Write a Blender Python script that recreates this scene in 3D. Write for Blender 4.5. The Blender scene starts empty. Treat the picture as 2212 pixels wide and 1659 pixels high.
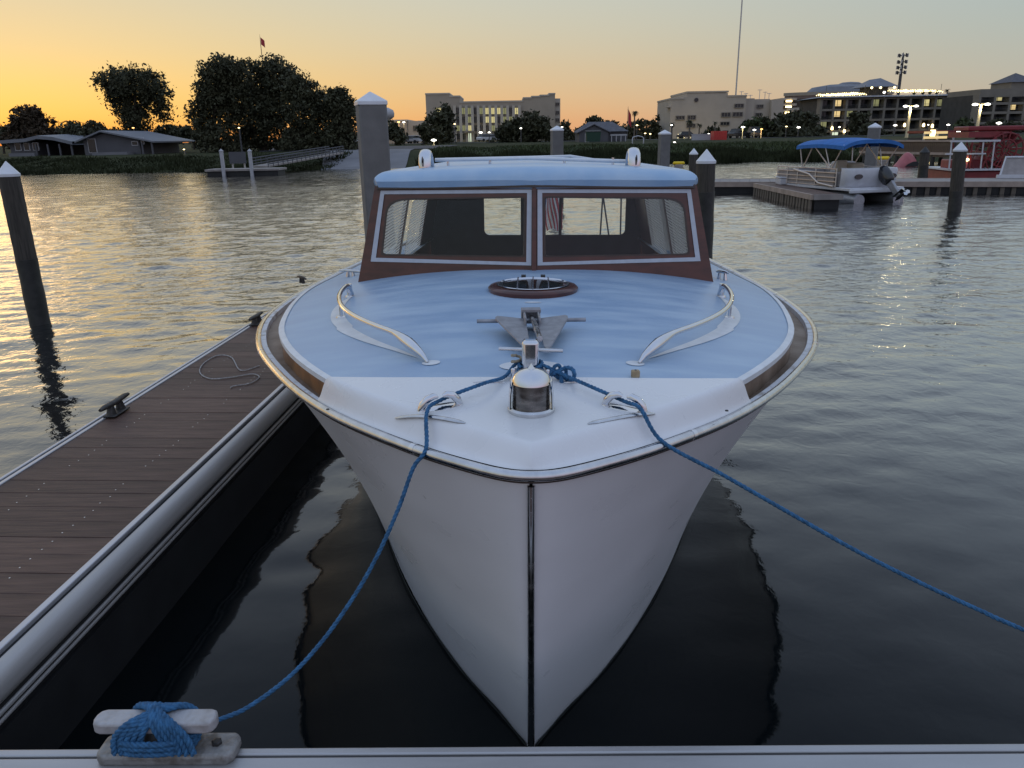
import bpy, math, random
import numpy as np
from mathutils import Vector, Matrix
random.seed(7); rng = np.random.default_rng(7)
S = bpy.context.scene
COL = S.collection
def lin(r, g, b):
    f = lambda c: (c/255)/12.92 if c/255 <= .04045 else ((c/255+.055)/1.055)**2.4
    return (f(r), f(g), f(b), 1)

# ------------------------------------------------------------------ camera
CH = 2.0; FPX = 1668.; PITCH = math.radians(17.75); ROLL = math.radians(1.0)
_r0 = Vector((1, 0, 0)); _u0 = Vector((0, math.sin(PITCH), math.cos(PITCH))); FW = Vector((0, math.cos(PITCH), -math.sin(PITCH)))
RT = _r0*math.cos(ROLL)-_u0*math.sin(ROLL); UP = _r0*math.sin(ROLL)+_u0*math.cos(ROLL); CAM = Vector((0, 0, CH))
cd = bpy.data.cameras.new('camera'); co = bpy.data.objects.new('camera', cd); COL.objects.link(co)
m = Matrix.Identity(4)
for i, v in enumerate((RT, UP, -FW)):
    for j in range(3): m[j][i] = v[j]
m.translation = CAM; co.matrix_world = m
cd.sensor_width = 36; cd.lens = 36*FPX/2212; cd.clip_start = .05; cd.clip_end = 9000
S.camera = co
def ray(x, y): return (x-1106)/FPX*RT-(y-829.5)/FPX*UP+FW
def at_z(x, y, z=0.): d = ray(x, y); return CAM+d*((z-CH)/d.z)
def at_y(x, y, Y): d = ray(x, y); return CAM+d*(Y/d.y)

# ------------------------------------------------------------------ world: dusk sky
SUN_AZ = math.radians(-36)      # left of the view direction
w = bpy.data.worlds.new('World'); S.world = w; w.use_nodes = True
nt = w.node_tree; nt.nodes.clear(); N = nt.nodes.new; L = nt.links.new
tc = N('ShaderNodeTexCoord'); sep = N('ShaderNodeSeparateXYZ'); L(tc.outputs['Generated'], sep.inputs[0])
def mth(op, a, b=None, c=None):
    n = N('ShaderNodeMath'); n.operation = op
    for i, q in enumerate((a, b, c)):
        if q is None: continue
        if hasattr(q, 'links'): L(q, n.inputs[i])
        else: n.inputs[i].default_value = q
    return n.outputs[0]
hx = mth('MULTIPLY', sep.outputs[0], math.sin(SUN_AZ)); hy = mth('MULTIPLY', sep.outputs[1], math.cos(SUN_AZ))
dot = mth('ADD', hx, hy)
hl = mth('SQRT', mth('ADD', mth('MULTIPLY', sep.outputs[0], sep.outputs[0]), mth('ADD', mth('MULTIPLY', sep.outputs[1], sep.outputs[1]), 1e-5)))
ang = mth('ARCCOSINE', mth('MAXIMUM', mth('MINIMUM', mth('DIVIDE', dot, hl), 1.0), -1.0))    # angle from the sun's azimuth
elev = mth('POWER', mth('MAXIMUM', sep.outputs[2], 0.0), .5)                                   # sqrt(z): fine steps near the horizon
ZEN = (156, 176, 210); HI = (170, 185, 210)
def ramp(stops):
    n = N('ShaderNodeValToRGB'); n.color_ramp.interpolation = 'B_SPLINE'; e = n.color_ramp.elements
    for i, (z, c) in enumerate(stops):
        p = math.sqrt(z)
        if i < 2: el = e[i]; el.position = p
        else: el = e.new(p)
        el.color = lin(*c)
    L(elev, n.inputs[0]); return n.outputs[0]
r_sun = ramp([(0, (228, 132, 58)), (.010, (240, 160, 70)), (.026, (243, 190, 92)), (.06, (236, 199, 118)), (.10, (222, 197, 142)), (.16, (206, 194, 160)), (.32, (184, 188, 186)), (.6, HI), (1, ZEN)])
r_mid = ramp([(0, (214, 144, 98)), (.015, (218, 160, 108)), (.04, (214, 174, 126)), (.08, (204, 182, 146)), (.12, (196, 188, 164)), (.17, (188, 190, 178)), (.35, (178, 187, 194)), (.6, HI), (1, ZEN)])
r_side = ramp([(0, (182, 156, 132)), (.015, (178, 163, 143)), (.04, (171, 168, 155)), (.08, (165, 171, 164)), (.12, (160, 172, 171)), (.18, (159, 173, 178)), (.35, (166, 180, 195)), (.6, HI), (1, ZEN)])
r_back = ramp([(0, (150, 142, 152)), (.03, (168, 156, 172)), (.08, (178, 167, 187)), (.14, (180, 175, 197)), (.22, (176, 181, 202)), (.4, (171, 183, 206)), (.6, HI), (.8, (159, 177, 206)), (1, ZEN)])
def blend(a, b, a0, a1):
    mr = N('ShaderNodeMapRange'); mr.interpolation_type = 'SMOOTHSTEP'; L(ang, mr.inputs[0])
    mr.inputs[1].default_value = math.radians(a0); mr.inputs[2].default_value = math.radians(a1)
    mx = N('ShaderNodeMix'); mx.data_type = 'RGBA'; L(mr.outputs[0], mx.inputs[0]); L(a, mx.inputs[6]); L(b, mx.inputs[7]); return mx.outputs[2]
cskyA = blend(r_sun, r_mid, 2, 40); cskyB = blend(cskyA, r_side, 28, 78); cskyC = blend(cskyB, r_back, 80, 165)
# the physical sky adds its own twilight colouring on top of the gradient; its out-of-view upper and rear sky is brightened for hull and deck
sk = N('ShaderNodeTexSky'); sk.sky_type = 'NISHITA'; sk.sun_disc = False; sk.sun_elevation = math.radians(1.0); sk.sun_rotation = SUN_AZ
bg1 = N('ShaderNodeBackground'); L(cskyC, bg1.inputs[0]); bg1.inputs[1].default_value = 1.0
bg2 = N('ShaderNodeBackground'); L(sk.outputs[0], bg2.inputs[0]); bg2.inputs[1].default_value = 0.012
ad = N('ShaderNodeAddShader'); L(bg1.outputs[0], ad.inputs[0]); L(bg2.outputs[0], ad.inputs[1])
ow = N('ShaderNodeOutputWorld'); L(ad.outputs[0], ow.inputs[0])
# the last glow of the set sun: weak, wide and warm
sl = bpy.data.lights.new('sun', 'SUN'); sl.energy = .06; sl.angle = math.radians(14); sl.color = (1, .62, .32)
so = bpy.data.objects.new('sun', sl); COL.objects.link(so)
el_ = math.radians(2.5); sd = Vector((math.sin(SUN_AZ)*math.cos(el_), math.cos(SUN_AZ)*math.cos(el_), math.sin(el_)))
so.rotation_euler = sd.to_track_quat('Z', 'Y').to_euler()
vs = S.view_settings; vs.view_transform = 'Standard'; vs.look = 'None'; vs.exposure = .18; vs.gamma = 1; vs.use_curve_mapping = False
S.cycles.max_bounces = 8; S.cycles.transparent_max_bounces = 12; S.cycles.caustics_reflective = False; S.cycles.caustics_refractive = False
S.cycles.use_denoising = True; S.cycles.sample_clamp_indirect = 4

# ------------------------------------------------------------------ materials
def P(name, col, rough=.5, metal=0., vary=0., vscale=6., bump=0., bscale=40., spec=.5, coat=0., emit=None, estr=0., col2=None, stretch=(1, 1, 1), rvary=0., thresh=None, detail=6):
    mt = bpy.data.materials.new(name); mt.use_nodes = True; t = mt.node_tree; b = t.nodes['Principled BSDF']
    col = tuple(col[:3])+(1,); b.inputs['Base Color'].default_value = col
    b.inputs['Roughness'].default_value = rough; b.inputs['Metallic'].default_value = metal
    b.inputs['Specular IOR Level'].default_value = spec; b.inputs['Coat Weight'].default_value = coat
    if emit: b.inputs['Emission Color'].default_value = tuple(emit[:3])+(1,); b.inputs['Emission Strength'].default_value = estr
    if vary or bump or col2 or rvary:
        tcn = t.nodes.new('ShaderNodeTexCoord'); mp = t.nodes.new('ShaderNodeMapping'); mp.inputs['Scale'].default_value = stretch
        t.links.new(tcn.outputs['Object'], mp.inputs[0])
        nz = t.nodes.new('ShaderNodeTexNoise'); nz.inputs['Scale'].default_value = vscale; nz.inputs['Detail'].default_value = detail; t.links.new(mp.outputs[0], nz.inputs[0])
        if vary or col2:
            cr = t.nodes.new('ShaderNodeValToRGB'); e = cr.color_ramp.elements
            lo, hi = thresh if thresh else (.3, .7)
            e[0].position = lo; e[1].position = hi
            if col2: e[0].color = col; e[1].color = tuple(col2[:3])+(1,)
            else:
                e[0].color = tuple(c*(1-vary) for c in col[:3])+(1,); e[1].color = tuple(min(1, c*(1+vary)) for c in col[:3])+(1,)
            t.links.new(nz.outputs[0], cr.inputs[0]); t.links.new(cr.outputs[0], b.inputs['Base Color'])
        if rvary:
            mr = t.nodes.new('ShaderNodeMapRange'); mr.inputs[1].default_value = .3; mr.inputs[2].default_value = .7
            mr.inputs[3].default_value = max(.02, rough-rvary); mr.inputs[4].default_value = rough+rvary
            t.links.new(nz.outputs[0], mr.inputs[0]); t.links.new(mr.outputs[0], b.inputs['Roughness'])
        if bump:
            nb = t.nodes.new('ShaderNodeTexNoise'); nb.inputs['Scale'].default_value = bscale; nb.inputs['Detail'].default_value = 4; t.links.new(mp.outputs[0], nb.inputs[0])
            bp = t.nodes.new('ShaderNodeBump'); bp.inputs['Strength'].default_value = bump; bp.inputs['Distance'].default_value = .01
            t.links.new(nb.outputs[0], bp.inputs['Height']); t.links.new(bp.outputs[0], b.inputs['Normal'])
    return mt
def E_(name, col, s):
    return P(name, (0, 0, 0), .6, emit=col, estr=s)
def glass(name, tint=(.95, .97, .97), rough=.0, ior=1.45, extra=0.0):
    mt = bpy.data.materials.new(name); mt.use_nodes = True; t = mt.node_tree; t.nodes.clear()
    o = t.nodes.new('ShaderNodeOutputMaterial'); tr = t.nodes.new('ShaderNodeBsdfTransparent'); tr.inputs[0].default_value = tuple(tint)+(1,)
    g = t.nodes.new('ShaderNodeBsdfGlossy'); g.inputs['Roughness'].default_value = rough
    fr = t.nodes.new('ShaderNodeFresnel'); fr.inputs[0].default_value = ior
    a = t.nodes.new('ShaderNodeMath'); a.operation = 'ADD'; a.inputs[1].default_value = extra; t.links.new(fr.outputs[0], a.inputs[0])
    mx = t.nodes.new('ShaderNodeMixShader'); t.links.new(a.outputs[0], mx.inputs[0]); t.links.new(tr.outputs[0], mx.inputs[1]); t.links.new(g.outputs[0], mx.inputs[2]); t.links.new(mx.outputs[0], o.inputs[0])
    return mt

MAT = dict(
    hull=P('hull_paint', (.78, .785, .82), .32, vary=.03, vscale=3.0, bump=.02, bscale=7, stretch=(1, .35, 1.6), spec=.5, rvary=.06),
    cap=P('bow_cap_paint', (.80, .80, .81), .28, vary=.03, vscale=5, bump=.04, bscale=14, rvary=.08),
    deck=P('deck_paint', (.32, .455, .63), .38, col2=(.50, .62, .73), vscale=7, bump=.12, bscale=160, rvary=.1, thresh=(.40, .80), stretch=(.35, 1.4, 1), detail=9),
    roof=P('roof_paint', (.33, .50, .70), .34, col2=(.46, .60, .75), vscale=5, bump=.2, bscale=160, rvary=.08, thresh=(.4, .75)),
    whitetrim=P('white_trim', (.74, .76, .78), .4, vary=.08, vscale=14),
    wornwhite=P('worn_white_paint', (.66, .67, .69), .5, col2=(.30, .26, .22), vscale=16, thresh=(.52, .72), bump=.2, bscale=60),
    teak=P('bare_side_deck_wood', (.18, .125, .088), .6, col2=(.36, .28, .22), vscale=9, bump=.3, bscale=50, thresh=(.35, .75), stretch=(1, .5, 1)),
    varnish=P('varnished_edge_wood', (.30, .135, .045), .35, vary=.5, vscale=9, bump=.1, bscale=60, coat=.4),
    mahog=P('mahogany', (.078, .019, .011), .28, vary=.35, vscale=26, stretch=(.25, 1, 1), coat=.35, bump=.05, bscale=90),
    mahogdark=P('mahogany_dark', (.035, .018, .012), .4, vary=.3, vscale=26, stretch=(.25, 1, 1), coat=.3),
    greytrim=P('grey_white_trim', (.50, .53, .58), .45, vary=.06, vscale=30),
    chrome=P('chrome', (.72, .72, .74), .10, 1.0, vary=.04, vscale=20, rvary=.05),
    steel=P('stainless', (.62, .62, .63), .2, 1.0, vary=.12, vscale=25, rvary=.1),
    galv=P('galvanised_steel', (.34, .34, .36), .5, .7, vary=.18, vscale=30, bump=.15, bscale=80),
    darklens=P('dark_lens', (.17, .155, .145), .22, .75, vary=.45, vscale=22, rvary=.1, stretch=(1, 1, 2.5)),
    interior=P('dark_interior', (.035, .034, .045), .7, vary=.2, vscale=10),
    blind=None,
    pane=glass('window_glass', (.96, .975, .975), .0, 1.35),
    acrylic=glass('hatch_glass', (.72, .74, .75), .06, 1.5, .16),
    rope=P('blue_rope', (.035, .14, .29), .75, vary=.35, vscale=60, bump=.4, bscale=300),
    oldrope=P('tan_rope', (.38, .33, .25), .85, vary=.3, vscale=90),
    alu=P('dock_aluminium', (.56, .56, .58), .42, .55, vary=.12, vscale=10, rvary=.1, bump=.06, bscale=70, stretch=(1, .15, 1)),
    alux=P('dock_aluminium_cross', (.47, .465, .47), .42, .55, vary=.12, vscale=10, rvary=.1, bump=.06, bscale=70, stretch=(.15, 1, 1)),
    fender=P('dock_fascia', (.47, .455, .445), .5, .15, vary=.22, vscale=5, bump=.1, bscale=40, stretch=(1, .1, 1)),
    groove=P('dark_groove', (.012, .012, .013), .7),
    rubber=P('black_float', (.010, .010, .011), .65, vary=.4, vscale=6),
    castiron=P('dark_cleat', (.055, .052, .05), .5, .5, vary=.4, vscale=30),
    cleatgrey=P('cleat_paint', (.46, .45, .46), .5, .15, col2=(.34, .32, .31), vscale=28, bump=.25, bscale=90, thresh=(.45, .7)),
    cleatrust=P('cleat_base_metal', (.34, .33, .32), .55, .4, col2=(.17, .15, .13), vscale=26, bump=.4, bscale=70, thresh=(.45, .68)),
    conc=P('concrete_pile', (.175, .172, .168), .85, vary=.14, vscale=5, bump=.2, bscale=40),
    pilecap=P('pile_cap_plastic', (.72, .74, .78), .45, vary=.07, vscale=8),
    woodpile=P('timber_pile', (.06, .053, .044), .85, vary=.4, vscale=9, stretch=(6, 6, .4), bump=.5, bscale=20),
    wetpile=P('wet_pile', (.022, .022, .02), .5, vary=.4, vscale=12, bump=.5, bscale=20),
    leaf=P('leaf_dark', (.058, .060, .034), .65, vary=.5, vscale=1.2, spec=.2),
    leaf2=P('leaf_green', (.052, .068, .028), .65, vary=.5, vscale=1.2, spec=.2),
    leafbrown=P('leaf_brown', (.060, .045, .030), .7, vary=.5, vscale=1.2, spec=.2),
    bark=P('bark', (.06, .048, .038), .9, vary=.4, vscale=6),
    palmbark=P('palm_bark', (.11, .095, .08), .9, vary=.3, vscale=6),
    grass=P('tall_grass', (.032, .038, .018), .8, vary=.4, vscale=.5, spec=.1),
    beige=P('stucco_beige', (.36, .31, .25), .9, vary=.07, vscale=.4, bump=.1, bscale=3),
    beige2=P('stucco_cream', (.46, .42, .36), .9, vary=.07, vscale=.4),
    offwhite=P('stucco_offwhite', (.43, .375, .31), .9, vary=.07, vscale=.4),
    greyst=P('stucco_grey', (.21, .19, .16), .9, vary=.1, vscale=.5),
    brick=P('pinkish_brick', (.20, .145, .125), .9, vary=.15, vscale=1.2),
    roofgrey=P('metal_roof', (.17, .18, .205), .6, vary=.1, vscale=.8),
    roofdark=P('shingle_roof', (.10, .10, .115), .85, vary=.25, vscale=2),
    siding=P('house_siding', (.095, .095, .105), .8, vary=.1, vscale=1),
    darkwin=P('dark_window', (.02, .022, .025), .15, vary=.3, vscale=1),
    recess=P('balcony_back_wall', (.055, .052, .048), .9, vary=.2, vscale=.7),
    litwin=E_('lit_window', (.90, .78, .36), .62), litwin2=E_('lit_window_dim', (.62, .62, .30), .30), litwarm=E_('lit_window_warm', (.95, .70, .32), .75),
    litdoor=E_('lit_doorway', (.85, .95, .72), .8),
    lampwhite=E_('lamp_white', (1, .96, .84), 6), lampwarm=E_('lamp_warm', (1, .78, .38), 5), lamporange=E_('lamp_orange', (1, .50, .15), 5),
    bulb=E_('string_bulb', (1, .80, .36), 4.5), screenglow=E_('sign_screen', (.75, .85, 1), 1.2),
    polelit=P('lamplit_post_colour', (.55, .48, .33), .6), poledark=P('dark_pole', (.06, .06, .065), .6, vary=.2),  # polelit: lamplight on the posts is put into this lighter yellow colour
    mastgrey=P('mast_paint', (.58, .54, .50), .6, vary=.1),
    asphalt=P('asphalt', (.06, .06, .066), .9, vary=.25, vscale=.6),
    ramp=P('ramp_concrete', (.17, .17, .185), .85, vary=.2, vscale=.4),
    whitepaint=P('white_rail_paint', (.44, .44, .46), .6, vary=.08),
    redpaint=P('red_paint', (.20, .022, .026), .5, vary=.2, vscale=3), redbright=P('red_container_paint', (.55, .05, .04), .5, vary=.15, vscale=1),
    pinkred=P('faded_red_plastic', (.40, .11, .12), .5, vary=.15, vscale=3),
    bimini=P('blue_canvas', (.030, .15, .44), .8, vary=.15, vscale=6, bump=.2, bscale=14),
    tubing=P('frame_tube', (.62, .56, .52), .35, .5), whitegel=P('white_gelcoat', (.58, .59, .63), .35, vary=.06), fencepanel=P('fence_panel', (.30, .27, .26), .6, vary=.15),
    blackgloss=P('outboard_black', (.025, .025, .028), .2, vary=.2, vscale=5, spec=.7), seat=P('grey_vinyl', (.30, .29, .30), .6), beigeseat=P('tan_vinyl', (.42, .36, .27), .6),
    dockgrey=P('weathered_dock_edge', (.30, .27, .25), .8, vary=.2, vscale=3), dockpink=P('dock_rub_board', (.40, .32, .27), .8, vary=.2, vscale=3),
    slat=P('weathered_slat', (.16, .135, .11), .85, vary=.35, vscale=4, stretch=(4, 4, .5)), pierwood=P('pier_timber', (.12, .085, .06), .85, vary=.35, vscale=3),
    yellow=P('yellow_plastic', (.90, .62, .01), .5, emit=(1, .65, .02), estr=0.0), carwhite=P('car_white', (.55, .55, .56), .3), carsilver=P('car_silver', (.35, .36, .38), .3, .4), cardark=P('car_dark', (.03, .032, .036), .25), tyre=P('tyre', (.012, .012, .012), .8),
    flagred=P('flag_red', (.45, .05, .06), .8), flagwhite=P('flag_white', (.65, .63, .62), .8), flagblue=P('flag_blue', (.03, .04, .16), .8),
    tan=P('tan_block', (.40, .30, .18), .7, vary=.2, vscale=40), green=P('bin_green', (.02, .06, .04), .6),
)
def plank_mat():
    mt = P('brown_composite_plank', (.112, .066, .050), .6, vary=.28, vscale=30, stretch=(.12, 1, 1), bump=.35, bscale=60, spec=.35, detail=8)
    t = mt.node_tree; b = t.nodes['Principled BSDF']                     # each board a little different
    oi = t.nodes.new('ShaderNodeObjectInfo'); mr = t.nodes.new('ShaderNodeMapRange'); mr.inputs[3].default_value = .78; mr.inputs[4].default_value = 1.22
    t.links.new(oi.outputs['Random'], mr.inputs[0])
    lk = b.inputs['Base Color'].links[0]; src = lk.from_socket
    mx = t.nodes.new('ShaderNodeVectorMath'); mx.operation = 'SCALE'; t.links.new(src, mx.inputs[0]); t.links.new(mr.outputs[0], mx.inputs['Scale']); t.links.new(mx.outputs[0], b.inputs['Base Color'])
    return mt
MAT['plank'] = plank_mat()
def hull_detail(mt):
    t = mt.node_tree; b = t.nodes['Principled BSDF']; tc_ = t.nodes.new('ShaderNodeTexCoord')
    wv = t.nodes.new('ShaderNodeTexWave'); wv.wave_type = 'BANDS'; wv.bands_direction = 'Z'; wv.wave_profile = 'SAW'; wv.inputs['Scale'].default_value = 1.15; wv.inputs['Distortion'].default_value = .5; wv.inputs['Detail'].default_value = 0; wv.inputs['Detail Scale'].default_value = .3
    mp = t.nodes.new('ShaderNodeMapping'); mp.inputs['Rotation'].default_value = (math.radians(-5), 0, 0); t.links.new(tc_.outputs['Object'], mp.inputs[0]); t.links.new(mp.outputs[0], wv.inputs[0])
    bp = t.nodes.new('ShaderNodeBump'); bp.inputs['Strength'].default_value = .16; bp.inputs['Distance'].default_value = .01; t.links.new(wv.outputs['Fac'], bp.inputs['Height'])
    old = b.inputs['Normal'].links[0].from_socket; t.links.new(old, bp.inputs['Normal']); t.links.new(bp.outputs[0], b.inputs['Normal'])
    nz = t.nodes.new('ShaderNodeTexNoise'); nz.inputs['Scale'].default_value = 19; nz.inputs['Detail'].default_value = 8; nz.inputs['Roughness'].default_value = .7; t.links.new(tc_.outputs['Object'], nz.inputs[0])
    cr = t.nodes.new('ShaderNodeValToRGB'); cr.color_ramp.elements[0].position = .69; cr.color_ramp.elements[1].position = .78; cr.color_ramp.elements[0].color = (1, 1, 1, 1); cr.color_ramp.elements[1].color = (.55, .54, .53, 1); t.links.new(nz.outputs[0], cr.inputs[0])
    src = b.inputs['Base Color'].links[0].from_socket; mx = t.nodes.new('ShaderNodeMix'); mx.data_type = 'RGBA'; mx.blend_type = 'MULTIPLY'; mx.inputs[0].default_value = 1; t.links.new(src, mx.inputs[6]); t.links.new(cr.outputs[0], mx.inputs[7]); t.links.new(mx.outputs[2], b.inputs['Base Color'])
hull_detail(MAT['hull'])
def blind_mat():
    mt = bpy.data.materials.new('cream_blind'); mt.use_nodes = True; t = mt.node_tree; t.nodes.clear(); o = t.nodes.new('ShaderNodeOutputMaterial')
    a = t.nodes.new('ShaderNodeBsdfDiffuse'); a.inputs[0].default_value = (.88, .85, .78, 1); b = t.nodes.new('ShaderNodeBsdfTranslucent'); b.inputs[0].default_value = (.90, .87, .80, 1)
    mx = t.nodes.new('ShaderNodeMixShader'); mx.inputs[0].default_value = .6; t.links.new(a.outputs[0], mx.inputs[1]); t.links.new(b.outputs[0], mx.inputs[2]); t.links.new(mx.outputs[0], o.inputs[0]); return mt
MAT['blind'] = blind_mat()

# ------------------------------------------------------------------ mesh helpers
def tag(o, label=None, cat=None, group=None, kind=None):
    if label: o['label'] = label
    if cat: o['category'] = cat
    if group: o['group'] = group
    if kind: o['kind'] = kind
    return o
def empty(name, loc=(0, 0, 0), rot=(0, 0, 0), label=None, cat=None, group=None):
    o = bpy.data.objects.new(name, None); o.empty_display_size = .2; COL.objects.link(o); o.location = loc; o.rotation_euler = rot
    return tag(o, label, cat, group)
class MB:
    def __init__(s): s.v = []; s.f = []
    def add(s, vs, fs):
        o = len(s.v); s.v += [tuple(p) for p in vs]; s.f += [tuple(i+o for i in f) for f in fs]; return s
    def box(s, x0, x1, y0, y1, z0, z1, M=None):
        vs = [(x, y, z) for z in (z0, z1) for y in (y0, y1) for x in (x0, x1)]
        if M: vs = [M @ Vector(p) for p in vs]
        return s.add(vs, [(0, 2, 3, 1), (4, 5, 7, 6), (0, 1, 5, 4), (2, 6, 7, 3), (0, 4, 6, 2), (1, 3, 7, 5)])
    def hexa(s, a, b):      # a: 4 pts, b: 4 pts (matching loop)
        return s.add(list(a)+list(b), [(3, 2, 1, 0), (4, 5, 6, 7), (0, 1, 5, 4), (1, 2, 6, 5), (2, 3, 7, 6), (3, 0, 4, 7)])
    def tube(s, pts, r, n=8, closed=False, caps=True, flat=1.0):
        pts = [Vector(p) for p in pts]; k = len(pts); rr = r if hasattr(r, '__len__') else [r]*k
        vs = []; nrm = None
        for i, p in enumerate(pts):
            if closed: t = pts[(i+1) % k]-pts[i-1]
            else: t = pts[min(i+1, k-1)]-pts[max(i-1, 0)]
            t = t.normalized() if t.length > 1e-9 else Vector((0, 0, 1))
            if nrm is None: nrm = Vector((0, 0, 1)) if abs(t.z) < .9 else Vector((1, 0, 0))
            nrm = (nrm-t*nrm.dot(t)); nrm = nrm.normalized() if nrm.length > 1e-6 else t.orthogonal().normalized()
            b = t.cross(nrm)
            for j in range(n):
                a = 2*math.pi*j/n; vs.append(p+(nrm*math.cos(a)*flat+b*math.sin(a))*rr[i])
        fs = []
        for i in range(k if closed else k-1):
            for j in range(n):
                a = i*n+j; b2 = i*n+(j+1) % n; c = ((i+1) % k)*n+(j+1) % n; d = ((i+1) % k)*n+j; fs.append((a, b2, c, d))
        if caps and not closed: fs += [tuple(range(n))[::-1], tuple((k-1)*n+j for j in range(n))]
        return s.add(vs, fs)
    def lathe(s, prof, n=24, c=(0, 0, 0), sx=1, sy=1, M=None, a0=0, a1=2*math.pi):
        full = abs(a1-a0-2*math.pi) < 1e-6; k = n if full else n+1; vs = []
        for r, z in prof:
            for j in range(k):
                a = a0+(a1-a0)*j/n; vs.append(Vector((c[0]+r*math.cos(a)*sx, c[1]+r*math.sin(a)*sy, c[2]+z)))
        if M: vs = [M @ p for p in vs]
        fs = []
        for i in range(len(prof)-1):
            for j in range(n):
                j2 = (j+1) % k; fs.append((i*k+j, i*k+j2, (i+1)*k+j2, (i+1)*k+j))
        if full: fs += [tuple(range(k))[::-1], tuple((len(prof)-1)*k+j for j in range(k))]
        return s.add(vs, fs)
    def prism(s, poly, h, M=None):     # poly in xy plane, extruded to z=h
        n = len(poly); vs = [Vector((p[0], p[1], 0)) for p in poly]+[Vector((p[0], p[1], h)) for p in poly]
        if M: vs = [M @ p for p in vs]
        return s.add(vs, [tuple(range(n))[::-1], tuple(range(n, 2*n))]+[(i, (i+1) % n, n+(i+1) % n, n+i) for i in range(n)])
    def grid(s, rows):
        k = len(rows[0]); vs = [p for r in rows for p in r]
        return s.add(vs, [(i*k+j, i*k+j+1, (i+1)*k+j+1, (i+1)*k+j) for i in range(len(rows)-1) for j in range(k-1)])
    def mesh(s, name, mat=None, smooth=0):
        me = bpy.data.meshes.new(name); me.from_pydata([tuple(p) for p in s.v], [], s.f)
        if mat: me.materials.append(MAT[mat] if isinstance(mat, str) else mat)
        if smooth:
            me.shade_smooth()
            if smooth < 180: me.set_sharp_from_angle(angle=math.radians(smooth))
        me.update(); return me
    def build(s, name, mat, parent=None, smooth=0, loc=None, rot=None, bevel=0, seg=2, fix=False):
        me = s.mesh(name, mat, smooth)
        if fix:
            import bmesh
            bm = bmesh.new(); bm.from_mesh(me); bmesh.ops.recalc_face_normals(bm, faces=bm.faces); bm.to_mesh(me); bm.free()
        o = bpy.data.objects.new(name, me); COL.objects.link(o)
        if parent: o.parent = parent
        if loc: o.location = loc
        if rot: o.rotation_euler = rot
        if bevel:
            md = o.modifiers.new('bevel', 'BEVEL'); md.width = bevel; md.segments = seg; md.limit_method = 'ANGLE'; md.angle_limit = math.radians(40)
            me.shade_smooth(); me.set_sharp_from_angle(angle=math.radians(35))
        return o
def link(name, me, parent=None, loc=None, rot=None, scale=None):
    o = bpy.data.objects.new(name, me); COL.objects.link(o)
    if parent: o.parent = parent
    if loc is not None: o.location = loc
    if rot is not None: o.rotation_euler = rot
    if scale is not None: o.scale = scale
    return o
def dup(root):
    r = root.copy(); COL.objects.link(r)
    for ch in root.children:
        c = ch.copy(); COL.objects.link(c); c.parent = r
        for g in ch.children:
            d = g.copy(); COL.objects.link(d); d.parent = c
    return r
def smooth_path(pts, n):
    pts = [Vector(p) for p in pts]; out = []; k = len(pts)
    for i in range(k-1):
        p0 = pts[max(i-1, 0)]; p1 = pts[i]; p2 = pts[i+1]; p3 = pts[min(i+2, k-1)]
        for j in range(n):
            t = j/n; out.append(.5*((2*p1)+(p2-p0)*t+(2*p0-5*p1+4*p2-p3)*t*t+(3*p1-p0-3*p2+p3)*t*t*t))
    return out+[pts[-1]]
def hermite(xs, ys):
    xs = np.array(xs, float); ys = np.array(ys, float); d = np.gradient(ys, xs)
    def f(x):
        x = min(max(x, xs[0]), xs[-1]); i = min(max(int(np.searchsorted(xs, x))-1, 0), len(xs)-2); h = xs[i+1]-xs[i]; t = (x-xs[i])/h
        return float((2*t**3-3*t**2+1)*ys[i]+(t**3-2*t**2+t)*h*d[i]+(-2*t**3+3*t**2)*ys[i+1]+(t**3-t**2)*h*d[i+1])
    return f
def rope_mb(pts, r, turns_per_m=22, n=6):
    P_ = [Vector(p) for p in pts]; mb = MB(); acc = [0]
    for i in range(1, len(P_)): acc.append(acc[-1]+(P_[i]-P_[i-1]).length)
    tot = acc[-1]; K = max(40, int(tot*turns_per_m*7)); res = []; j = 0
    for i in range(K+1):
        dd = tot*i/K
        while j < len(P_)-2 and acc[j+1] < dd: j += 1
        t = (dd-acc[j])/max(1e-9, acc[j+1]-acc[j]); res.append((dd, P_[j].lerp(P_[j+1], t)))
    for st in range(3):
        out = []; nrm = Vector((0, 0, 1))
        for i, (dd, p) in enumerate(res):
            t = (res[min(i+1, K)][1]-res[max(i-1, 0)][1]).normalized(); nrm = nrm-t*nrm.dot(t); nrm = nrm.normalized() if nrm.length > 1e-6 else t.orthogonal().normalized(); b = t.cross(nrm)
            a = 2*math.pi*(dd*turns_per_m+st/3); out.append(p+(nrm*math.cos(a)+b*math.sin(a))*r*.5)
        mb.tube(out, r*.56, n)
    return mb

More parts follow.
